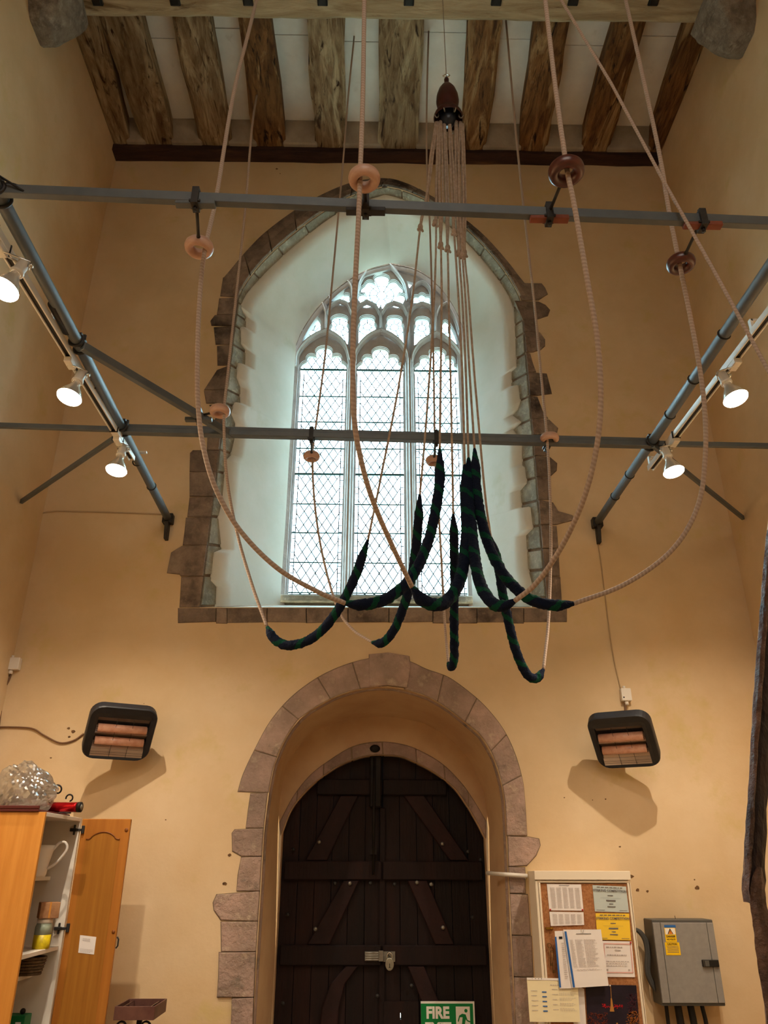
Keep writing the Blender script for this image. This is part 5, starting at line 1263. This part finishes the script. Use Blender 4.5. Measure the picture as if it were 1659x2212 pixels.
bb = B(); bb.lathe([(.001, 0), (.05, 0), (.05, .004), (.001, .004)], Matrix.Translation((q.x, 4.3, z2 + .001)), 20, False); bb.build('bottom', MATS['wicker'], bk)
zsh = PY(50, 2240, 4.3).z; gb = thing('carton', 'green and white carton low in the cupboard, cut by the bottom edge', 'carton', (PY(46, 2200, 4.3).x, 4.3, .3)); q = PY(46, 2191, 4.3)
bb = B(); bb.box(q.x - .06, q.x + .035, 4.26, 4.34, .302, q.z); bb.build('sleeve', mat('carton_green', '0f6b3c', None, rough=.5), gb, bevel=.002)
bb = B(); bb.box(q.x - .005, q.x + .02, 4.2585, 4.2595, q.z - .12, q.z - .025); bb.build('white_patch', PPW, gb)
bb = B(); bb.blob((q.x + .005, 4.3, q.z + .012), .013, 8); bb.build('knob', IRN, gb)
# on top of the cupboard
bo = PY(60, 1748, 4.15)
brd = thing('tray', 'flat dark red tray lying on top of the cupboard', 'tray', (XL + .35, 4.12, zc_))
bb = B(); bb.box(XL + .03, XF - .03, YN - .01, YH - .1, zc_, zc_ + .012); bb.box(XL + .03, XF - .03, YN - .01, YN + .004, zc_ + .012, zc_ + .028); bb.build('board', DRM, brd, bevel=.003)
zb_ = zc_ + .013
f0, f1 = PY(104, 1734, 4.2), PY(172, 1738, 4.2)
rl = thing('foil_roll', 'shiny red foil wrapped tube with a black end on the cupboard', 'tube', f0)
rr_ = .024; cz = zb_ + rr_; A_, C_ = Vector((f0.x - .10, 4.2, cz)), Vector((f1.x + .0, 4.18, cz)); dd = (C_ - A_)
bb = B(); bb.tube([A_ + dd * k / 20 for k in range(21)], rr_, 18, True, wob=.05); bb.build('foil', REDM, rl)
bb = B(); bb.tube([C_, C_ + dd.normalized() * .018], rr_ * 1.03, 18); bb.build('end_cap', IRN, rl); bb = B(); bb.tube([C_ + dd.normalized() * .018, C_ + dd.normalized() * .020], rr_ * .55, 14); bb.build('cap_disc', BRS, rl)
ir = thing('iron_scroll', 'black wrought iron scroll rising behind the red foil tube', 'ironwork', (PY(125, 1715, 4.3).x, 4.3, zc_))
def spiral(cx_, cz, Y, r0, turns, r1, a0, sgn=1): return [Vector((cx_ + sgn * (r0 + (r1 - r0) * k / 30) * math.cos(a0 + turns * 2 * PI * k / 30), Y, cz + (r0 + (r1 - r0) * k / 30) * math.sin(a0 + turns * 2 * PI * k / 30))) for k in range(31)]
q = PY(124, 1707, 4.3); s1 = spiral(q.x, q.z, 4.3, .034, -1.0, .012, -2.2); s1 = [Vector((q.x - .08, 4.3, q.z - .012)), Vector((q.x - .055, 4.3, q.z - .035))] + s1
bb = B(); bb.tube(smooth_path(s1, 3), .0045, 7); bb.build('curl', IRN, ir)
q = PY(150, 1724, 4.3); bb = B(); bb.tube(spiral(q.x, q.z, 4.3, .018, -.75, .016, 3.4), .0042, 7); bb.build('curl', IRN, ir)
bb = B(); q2 = PY(97, 1700, 4.3); bb.blob(q2, .022, 8, (.6, .3, 1.5)); bb.build('leaf', IRN, ir)
bb = B(); bb.tube([(PY(60, 1745, 4.3).x, 4.3, zb_ + .004), (q.x + .02, 4.3, zb_ + .004)], .005, 6); bb.tube([(q2.x, 4.3, q2.z), (q2.x + .02, 4.3, zb_ + .006)], .005, 6); bb.build('base_bar', IRN, ir)
bg = thing('plastic_bag', 'crumpled clear plastic bag of oddments on top of the cupboard', 'bag', (PY(50, 1740, 4.12).x, 4.12, zb_))
bm = bmesh.new(); bmesh.ops.create_icosphere(bm, subdivisions=5, radius=1)
q = PY(56, 1712, 4.12)
for v in bm.verts:
    p = v.co.copy(); f = 1 + .22 * noise.noise(p * 1.7 + Vector((3, 1, 0))) + .11 * noise.turbulence(p * 3.4, 3, False) + .05 * abs(noise.noise(p * 11))
    p *= f; x = p.x * .145; z = p.z * .115 * (1.25 - .45 * p.x); y = p.y * .11
    v.co = Vector((q.x + x, 4.12 + y, max(zb_ + .001, q.z - .005 + z)))
me = bpy.data.meshes.new('bag'); 
for v in bm.verts: v.co -= Vector(bg.location)
for f in bm.faces: f.smooth = False
bm.to_mesh(me); bm.free(); me.materials.append(PLASTIC); o = bpy.data.objects.new('bag', me); COL.objects.link(o); o.parent = bg
bb = B(); q = PY(60, 1725, 4.12); bb.blob((q.x + .02, 4.12, zb_ + .045), .045, 8, (1.5, .8, 1)); bb.blob((q.x - .07, 4.12, zb_ + .035), .035, 8, (1.2, .8, 1)); bb.build('contents', mat('dim_grey_contents', '77706a', '4a4440', 30, .6), bg)
cn = PY(4, 1720, 4.05); cdl = thing('candle', 'dark brown candle stub at the far left on the cupboard', 'candle', (cn.x, 4.05, zb_)); bb = B(); bb.lathe([(.02, 0), (.021, .06), (.015, .075), (.001, .078)], Matrix.Translation((cn.x, 4.05, zb_)), 14, True); bb.build('wax', IRN, cdl)
# ------------------------------------------------------------------ metal trough on its stand
YB_ = 4.62; zr = PY(264, 2157, YB_).z; fL = PZ(248, 2174, zr); fR = PZ(353, 2174, zr); yf = fL.y; x0, x1 = fL.x, PY(361, 2157, YB_).x; zbm = PY(248, 2204, yf).z
tr = thing('metal_trough', 'open brown metal trough on a black scrolled iron stand below the left heater', 'trough', ((x0 + x1) / 2, (yf + YB_) / 2, 0))
tt = .006
for nme, args in (('front_plate', (x0, x1, yf, yf + tt)), ('back_plate', (x0, x1, YB_ - tt, YB_)), ('side_plate', (x0, x0 + tt, yf + tt, YB_ - tt)), ('side_plate', (x1 - tt, x1, yf + tt, YB_ - tt))):
    bb = B(); bb.box(*args, zbm, zr); bb.build(nme, PLM, tr, bevel=.001)
bb = B(); bb.box(x0 + tt, x1 - tt, yf + tt, YB_ - tt, zbm, zbm + .02); bb.build('bed', mat('dark_sand', '4a4436', '2e2a22', 60, .95, bump=.5), tr)
for xx in (x0 + .03, x1 - .03):
    bb = B(); bb.box(xx - .0015, xx + .0015, yf + tt, YB_ - tt, zr - .012, zr - .006); bb.build('divider_wire', CRM, tr)
xm = (x0 + x1) / 2; ym = (yf + YB_) / 2
bb = B(); bb.box(xm - .012, xm + .012, ym - .012, ym + .012, .02, zbm); bb.build('stem', IRN, tr, bevel=.002)
for s_ in (-1, 1):
    c0 = Vector((xm + s_ * .055, yf + .015, zbm - .03)); bb = B(); sp = spiral(c0.x, c0.z, c0.y, .028, 1.1, .008, 1.6, s_); sp = [Vector((xm + s_ * .012, c0.y, zbm - .16)), Vector((xm + s_ * .03, c0.y, zbm - .08))] + sp[::-1][::-1]
    bb.tube(smooth_path([Vector((xm + s_ * .012, c0.y, zbm - .18)), Vector((xm + s_ * .03, c0.y, zbm - .10)), Vector((xm + s_ * .07, c0.y, zbm - .06))] + spiral(c0.x, c0.z, c0.y, .030, 1.1, .008, -.8, s_), 3), .005, 6); bb.build('scroll', IRN, tr)
    bb = B(); bb.box(xm - .16 * (s_ > 0) * 0 + s_ * .0, xm + s_ * .17, ym - .012, ym + .012, 0, .02) if s_ > 0 else bb.box(xm - .17, xm, ym - .012, ym + .012, 0, .02); bb.build('foot', IRN, tr)
bb = B(); bb.box(xm - .012, xm + .012, ym - .16, ym + .16, 0, .018); bb.build('foot', IRN, tr)

# ------------------------------------------------------------------ notice board
YN_ = 4.64
def N(zx, zy, Y=YN_): return PY(1120 + zx / 3.078, 1860 + zy / 3.078, Y)
tl_, tR, bl = N(105, 65), N(740, 72), N(160, 770)
bx0, bx1, bz1 = tl_.x, N(742, 135).x, tl_.z
bz0 = bz1 - 1.15
nb = thing('notice_board', 'cream framed cork notice board cabinet beside the right door jamb', 'notice board', ((bx0 + bx1) / 2, D, bz0))
bb = B(); bb.box(bx0 + .004, bx1 - .004, YN_ + .02, D - .001, bz0, bz1 - .002); bb.build('carcass', FRM, nb)
hz = N(105, 125).z
bb = B(); bb.box(bx0 - .003, bx1 + .003, YN_ - .012, YN_ + .02, hz, bz1); bb.build('header_rail', FRM, nb, bevel=.002)
cx0, cx1, cz1 = N(145, 150).x, N(722, 155).x, N(430, 150).z
bb = B(); bb.box(cx0, cx1, YN_ + .004, YN_ + .02, bz0 + .04, cz1); bb.build('cork_panel', CRK, nb)
for nme, a in (('frame_stile', (bx0, cx0 - .014, bz0, hz - .003)), ('frame_stile', (cx1 + .014, bx1, bz0, hz - .003)), ('inner_bead', (cx0 - .011, cx0, bz0 + .04, cz1 + .004)), ('inner_bead', (cx1, cx1 + .011, bz0 + .04, cz1 + .004)), ('frame_rail', (bx0, bx1, bz0, bz0 + .04)), ('frame_rail', (cx0 - .014, cx1 + .014, cz1 + .004, hz - .003))):
    bb = B(); bb.box(a[0], a[1], YN_ - .004, YN_ + .02, a[2], a[3]); bb.build(nme, FRM, nb, bevel=.0015)
bb = B(); q = N(205, 447); bb.box(q.x - .02, q.x + .02, YN_ - .006, YN_ + .004, q.z - .005, q.z + .005); bb.lathe([(.006, 0), (.004, .014)], Matrix.Translation((q.x + .008, YN_, q.z)) @ Matrix.Rotation(PI / 2, 4, 'X'), 8); bb.build('catch', mat('brass', 'b98d3a', None, rough=.25, metal=.9), nb)
YP = YN_ + .001
def sheet(name, zs_, mt, lab, cat='paper', dy=0.0, grp=None): return quadsheet(name, [N(a, c, YP - dy) for a, c in zs_], mt, lab, cat, grp)
def pin(L, n, u, v, mt, par):
    bb = B(); p = L(u, v); bb.lathe([(.0045, .001), (.0045, .004), (.002, .007)], Matrix.Translation(p) @ Matrix.Rotation(PI / 2, 4, 'X'), 8); bb.build('pin', mt, par)
PINR = mat('red_pin', 'b81c1c', None, rough=.3)
o, L, n = sheet('list_sheet', ((188, 152), (416, 155), (432, 330), (205, 328)), PPW, 'white printed list pinned at the top left of the cork')
marks(o, L, n, [r for k in range(5) for r in lines(.08 + .18 * k, .22 + .18 * k, .12, .92, 17, .45, k, True, .1)], INL); marks(o, L, n, [(.35, .04, .65, .06)], INK)
pin(L, n, .03, .97, PINR, o); pin(L, n, .97, .97, PINR, o)
o, L, n = sheet('list_sheet', ((205, 337), (432, 340), (437, 425), (215, 432)), PPW, 'short white list pinned directly under the upper left list', dy=.0015)
marks(o, L, n, [r for k in range(5) for r in lines(.08 + .18 * k, .22 + .18 * k, .15, .9, 9, .4, k + 9, True, .1)], INL)
def cert(zs_, mt, lab, title, sub, ink, dy=0.0):
    o, L, n = sheet('certificate', zs_, mt, lab, 'certificate', dy)
    w = (L(1, 0) - L(0, 0)).length; d = (L(1, 0) - L(0, 0)).normalized(); dn = (L(0, 1) - L(0, 0)).normalized(); dn = (dn - d * dn.dot(d)).normalized()
    R = Matrix((d, -dn, d.cross(-dn))).transposed().to_4x4()
    if title: text(title, 'lettering', w * .088, L(.5, .19) + n * .0035, ink, o, M=R, bold=.0004, depth=.0002)
    marks(o, L, n, lines(.12, .92, .03, .1, 1, .45, 5, True, .05) + [(.42, .36, .58, .39), (.2, .47, .8, .475), (.36, .54, .64, .60), (.44, .68, .56, .71), (.38, .78, .62, .82), (.05, .93, .3, .945), (.72, .93, .95, .945)], ink)
    return o, L, n
cert(((492, 160), (715, 170), (735, 342), (508, 335)), PPB, 'pale blue certificate at the top right of the board', 'STRIKING COMPETITION', '', INK)
o, L, n = cert(((512, 347), (735, 350), (748, 527), (525, 522)), PPY, 'yellow certificate below the pale blue one', 'STRIKING COMPETITION', '', INK, .001)
o, L, n = sheet('certificate', ((556, 531), (752, 535), (775, 772), (566, 770)), PPW, 'white certificate with a pink border below the yellow one', 'certificate', .002)
marks(o, L, n, [(.04, .06, .96, .09), (.04, .86, .96, .89), (.04, .06, .07, .89), (.93, .06, .96, .89)], PNK); marks(o, L, n, lines(.12, .88, .14, .2, 1, .5, 2) + [(.4, .24, .6, .27)] + lines(.15, .85, .36, .42, 1, .5, 7) + lines(.1, .9, .54, .72, 3, .3, 8) + [(.1, .78, .16, .82), (.8, .78, .86, .82)], INL); pin(L, n, .96, .03, PINR, o)
o, L, n = sheet('photo_poster', ((445, 822), (783, 826), (808, 1120), (462, 1120)), mat('dusk_print', '2a2230', '1b1622', 6, .35), 'dark dusk photograph of a lit tower pinned low on the board', 'poster', .002)
Rn = random.Random(4)
def specks(cnt, u0, u1, v0, v1, sz, mt, nme):
    bb = B()
    for k in range(cnt):
        u, v = Rn.uniform(u0, u1), Rn.uniform(v0, v1)
        bb.add([L(u + Rn.uniform(-sz, sz), v + Rn.uniform(-sz, sz)) + n * .0024 for _ in range(3)], [(0, 1, 2)])
    bb.build(nme, mt, o)['kind'] = 'stuff'
specks(170, .02, .38, .62, .98, .035, mat('rust_print', '6b2f22', None, rough=.4), 'print'); specks(120, .75, .98, .6, .98, .04, mat('amber_print', '9a5a28', None, rough=.4), 'print')
specks(140, .80, .98, .2, .62, .03, mat('plum_print', '4a2430', None, rough=.4), 'print'); specks(40, .3, .45, .43, .52, .02, mat('scarlet_print', 'd02028', None, rough=.4), 'print'); specks(45, .52, .7, .44, .52, .02, MATS['scarlet_print'], 'print')
bb = B(); bb.add([L(u, v) + n * .0026 for u, v in ((.475, .3), (.50, .3), (.515, .48), (.53, .6), (.44, .6), (.465, .46))], [(0, 1, 2, 3, 4, 5)]); bb.build('print', mat('ochre_print', 'b07a3c', None, rough=.4), o)
marks(o, L, n, [(.485, .02, .495, .3), (.55, .85, .58, .9)], MATS['ochre_print'])
pin(L, n, .48, .015, SGW, o)
o, L, n = sheet('loose_sheet', ((330, 800), (436, 850), (452, 1120), (372, 1120)), PPW, 'plain white sheet edge between the schedule and the dark photograph', 'paper', .004)
o, L, n = sheet('schedule_sheet', ((55, 775), (392, 782), (410, 1071), (75, 1069)), PPC, 'cream schedule card hanging over the lower left corner of the board', 'paper', .022)
marks(o, L, n, lines(.06, .2, .24, .8, 5, .1, 3, False) + lines(.48, .6, .2, .78, 5, .1, 4, False) + [r for k in range(5) for r in lines(.62, .95, .2 + .12 * k, .28 + .12 * k, 3, .25, 30 + k)] + lines(.45, .8, .14, .18, 1, .4, 6), INL); marks(o, L, n, [(.28, .31 + .108 * k, .37, .335 + .108 * k) for k in range(5)], INB)
marks(o, L, n, [(.0, .0, 1, .05)], PPW, 'top_strip'); marks(o, L, n, [(.1 + .06 * k, .012, .12 + .06 * k, .028) for k in range(4)], INK2)
o, L, n = sheet('folder_sheet', ((240, 466), (320, 462), (362, 846), (275, 848)), PPW, 'white page in a blue-edged folder behind the front list', 'paper', .028)
marks(o, L, n, [(-.04, .1, .0 + .1, .98)], INB, 'blue_edge'); marks(o, L, n, [(.3, .1, .58, .14)], INK2); marks(o, L, n, lines(.45, .72, .2, .85, 18, .4, 9), INL)
o, L, n = sheet('front_list', ((298, 456), (548, 455), (600, 829), (358, 844)), PPW, 'large white printed list clipped in front of the others, blue down its left side', 'paper', .036)
marks(o, L, n, [(.02, .03, .075, .99)], INB, 'blue_edge'); marks(o, L, n, [(.32, .07, .72, .082)], INK)
marks(o, L, n, [r for c0, c1 in ((.12, .24), (.27, .48), (.5, .85)) for r in lines(c0, c1, .17, .66, 24, .38, int(c0 * 50), True, .35)] + lines(.2, .9, .69, .72, 2, .4, 77), INL)
bb = B(); p = L(.5, .03); bb.tube(smooth_path([p + Vector((-.008, -.004, .012)), p + Vector((0, -.006, -.008)), p + Vector((.008, -.004, .012))], 4), .0012, 5); bb.build('clip', CRM, o)
ky = thing('keys', 'two hooked iron keys hanging at the left side of the cork', 'keys', N(208, 560)); 
for k, (zx, z0_, z1_) in enumerate(((205, 560, 700), (222, 590, 745))):
    a, c = N(zx, z0_, YN_ - .008), N(zx + 8, z1_, YN_ - .008); bb = B(); bb.torus(.010, .0022, Matrix.Translation(a) @ Matrix.Rotation(PI / 2, 4, 'X'), 14, 6); bb.tube([a - Vector((0, 0, .01)), c], .0024, 6); bb.box(c.x, c.x + .012, c.y - .001, c.y + .001, c.z, c.z + .014); bb.build('key', mat('old_brass', '7a5a34', None, rough=.4, metal=.7) if k == 0 else MATS['old_brass'], ky)

# ------------------------------------------------------------------ grey electrical cabinet
YC_ = D - .14
def C2(zx, zy, Y=YC_): return PY(1120 + zx / 3.078, 1860 + zy / 3.078, Y)
g0, g1, g2 = C2(885, 392), C2(1295, 388), C2(1375, 965)
gx0, gx1, gz1, gz0 = g0.x, (g1.x + g2.x) / 2, (g0.z + g1.z) / 2, g2.z
gc = thing('electrical_cabinet', 'grey steel electrical cabinet with warning labels on the right of the wall', 'cabinet', ((gx0 + gx1) / 2, D, gz0))
bb = B(); bb.box(gx0, gx1, YC_ + .004, D - .001, gz0, gz1); bb.build('body', GRD, gc, bevel=.003)
hx0, hx1 = C2(940, 400).x, C2(1245, 402).x; q1 = gz1 - .014; q0 = gz0 + .014
for nme, a in (('left_strip', (gx0 + .002, hx0 - .002)), ('door', (hx0, hx1)), ('right_strip', (hx1 + .002, gx1 - .002))):
    bb = B(); bb.box(a[0], a[1], YC_ - .004, YC_ + .006, q0, q1); bb.build(nme, GRY, gc, bevel=.002)
a, c = C2(1213, 655), C2(1330, 702); bb = B(); bb.box(a.x, c.x, YC_ - .016, YC_ - .003, c.z, a.z); la = bb.build('latch', CBK, gc, bevel=.003); bb = B(); bb.box(a.x + .012, a.x + .035, YC_ - .019, YC_ - .015, c.z + .003, a.z - .003); bb.box(a.x + .006, a.x + .008, YC_ - .018, YC_ - .015, c.z + .002, a.z - .002); bb.build('lever', GRD, la)
def stick(z0_, z1_, mt, nme):
    a, c = C2(*z0_), C2(*z1_); bb = B(); bb.box(a.x, c.x, YC_ - .0055, YC_ - .004, c.z, a.z); return bb.build(nme, mt, gc), a, c
s_, a, c = stick((966, 425), (1044, 443), INB, 'blue_label'); w = c.x - a.x
s_, a, c = stick((966, 443), (1052, 537), YLW, 'danger_label'); w = c.x - a.x; h = a.z - c.z
bb = B(); bb.box(a.x + w * .05, c.x - w * .05, YC_ - .0062, YC_ - .0055, a.z - h * .47, a.z - h * .04); bb.build('white_field', SGW, gc)
def tri(s, mt, y, nme): bb = B(); m_ = (a.x + c.x) / 2; bb.prism([(m_ - s, y, a.z - h * .44), (m_ + s, y, a.z - h * .44), (m_, y, a.z - h * .44 + s * 1.75)], (0, -.0004, 0)); bb.build(nme, mt, gc)
tri(.0155, INK2, YC_ - .0063, 'warning_triangle'); tri(.0115, ORG, YC_ - .0069, 'warning_triangle')
m_ = (a.x + c.x) / 2; bb = B(); zz = a.z - h * .40; bb.prism([(m_ + .001, YC_ - .0075, zz + .017), (m_ - .003, YC_ - .0075, zz + .008), (m_, YC_ - .0075, zz + .008), (m_ - .001, YC_ - .0075, zz), (m_ + .003, YC_ - .0075, zz + .010), (m_, YC_ - .0075, zz + .010)], (0, -.0003, 0)); bb.build('lightning_mark', INK2, gc)
text('DANGER', 'lettering', w * .21, (m_, YC_ - .0058, a.z - h * .62), INK2, gc, bold=.0004, depth=.0003, sx=.95); text('415 VOLTS', 'lettering', w * .17, (m_, YC_ - .0058, a.z - h * .83), INK2, gc, bold=.0003, depth=.0003, sx=.95)
s_, a, c = stick((970, 540), (1078, 625), YLW, 'caution_label'); w = c.x - a.x; h = a.z - c.z; m_ = (a.x + c.x) / 2
text('CAUTION', 'lettering', w * .15, (m_, YC_ - .0058, a.z - h * .14), INK2, gc, bold=.0003, depth=.0003)
bb = B()
for k in range(5): bb.box(a.x + w * (.1 + .03 * (k % 2)), c.x - w * .1, YC_ - .0060, YC_ - .0055, a.z - h * (.32 + .12 * k), a.z - h * (.28 + .12 * k))
bb.build('small_print', INK, gc)
bb = B(); q = C2(1075, 357); bb.tube([(q.x, YC_ + .08, gz1), (q.x - .003, YC_ + .08, gz1 + .015)], .0015, 4); bb.build('wire_end', CBK, gc)
for i, (zx, r, lab) in enumerate(((985, .010, 'leftmost'), (1062, .019, 'second and thickest'), (1145, .018, 'third'), (1222, .011, 'rightmost'))):
    q = C2(zx, 985, YC_ + .06); bb = B(); bb.tube(smooth_path([(q.x, YC_ + .06, gz0 + .005), (q.x + .004 * i, YC_ + .06, gz0 - .12), (q.x + .006, YC_ + .05, gz0 - .35), (q.x, YC_ + .06, .0)], 6), r, 10); o = bb.build('supply_cable', CBK, None, base=q); tag(o, lab + ' black supply cable dropping from under the grey cabinet', 'cable', 'supply cables under the grey cabinet')
GRC = mat('grey_cable', '4c4a46', None, rough=.5)
for i, off in enumerate((0, 24)):
    P = [N(a + off * .6, c + off * .2, D - .05) for a, c in ((770, 452), (800, 470), (835, 520), (852, 600), (850, 700), (858, 760), (885, 820), (925, 880))]
    bb = B(); bb.tube(smooth_path(P, 6), .0105, 8); o = bb.build('armoured_cable', GRC, None, base=P[0]); tag(o, ('outer' if i == 0 else 'inner') + ' grey cable curving between notice board and grey cabinet', 'cable', 'grey cables beside the cabinet')

# ------------------------------------------------------------------ dark rough timber at the right edge
YTM = 2.45
tm = thing('timber_frame', 'dark rough hewn curved timber standing at the right edge of the view', 'timber', (1.5, YTM, 0))
Lp = [(1668, 1020), (1661, 1110), (1651, 1200), (1643, 1300), (1634, 1420), (1628, 1500), (1622, 1600), (1617, 1700), (1611, 1780), (1607, 1850), (1607, 1885), (1612, 1930), (1621, 1950)]
Mp = [(1690, 1020), (1678, 1110), (1668, 1200), (1660, 1300), (1654, 1400), (1650, 1460), (1643, 1560), (1636, 1640), (1631, 1740), (1625, 1850), (1620, 1890), (1618, 1930), (1622, 1950)]
def strip(Lq, Rq, Y0, dep, mt, nme, Y1=None, rough_=.006):
    a = resample(smooth_path([PY(x, y, Y0) for x, y in Lq], 6), 46); b = resample(smooth_path([PY(x, y, Y0 if Y1 is None else Y1) for x, y in Rq], 6), 46); bb = B(); vs = []; m = 8
    for i, (p, q) in enumerate(zip(a, b)):
        ring = [p + Vector((dep * .45, dep, 0)), p + Vector((dep * .22, dep * .5, 0)), p, p.lerp(q, .33) + Vector((0, -.008, 0)), p.lerp(q, .66) + Vector((0, -.008, 0)), q, q + Vector((0, dep * .5, 0)), q + Vector((0, dep, 0))]
        vs += [v + Vector((noise.noise(v * 38), noise.noise(v * 38 + Vector((7, 0, 0))), 0)) * rough_ for v in ring]
    bb.add(vs, [(i * m + j, i * m + (j + 1) % m, (i + 1) * m + (j + 1) % m, (i + 1) * m + j) for i in range(45) for j in range(m)] + [tuple(range(m)), tuple(45 * m + j for j in range(m))]); return bb.build(nme, mt, tm)
strip(Lp, Mp, YTM, .05, TMP, 'lit_hewn_edge', YTM - .02, .004)  # lit side of the dark timber, as a strip in a lighter tone
Rp = [(1760, 1020), (1740, 1110), (1722, 1200), (1706, 1300), (1690, 1420), (1680, 1500), (1668, 1600), (1661, 1700), (1657, 1780), (1655, 1850), (1653, 1885), (1652, 1930), (1650, 1955)]
strip([(x - 6, y) for x, y in Mp], Rp, YTM + .010, .08, TMB, 'upper_timber')
strip([(1633, 1872), (1624, 1900), (1620, 1948), (1628, 2000), (1637, 2080), (1648, 2150), (1660, 2230), (1672, 2330)], [(1644, 1874), (1651, 1900), (1656, 1950), (1668, 2000), (1690, 2080), (1706, 2150), (1722, 2230), (1740, 2330)], YTM - .02, .10, TMP, 'lower_timber', None, .005)
q = PY(1706, 2330, YTM); bb = B(); bb.box(q.x - .05, q.x + .06, YTM - .03, YTM + .09, 0, q.z + .03); bb.build('foot_post', TMB, tm, bevel=.01)
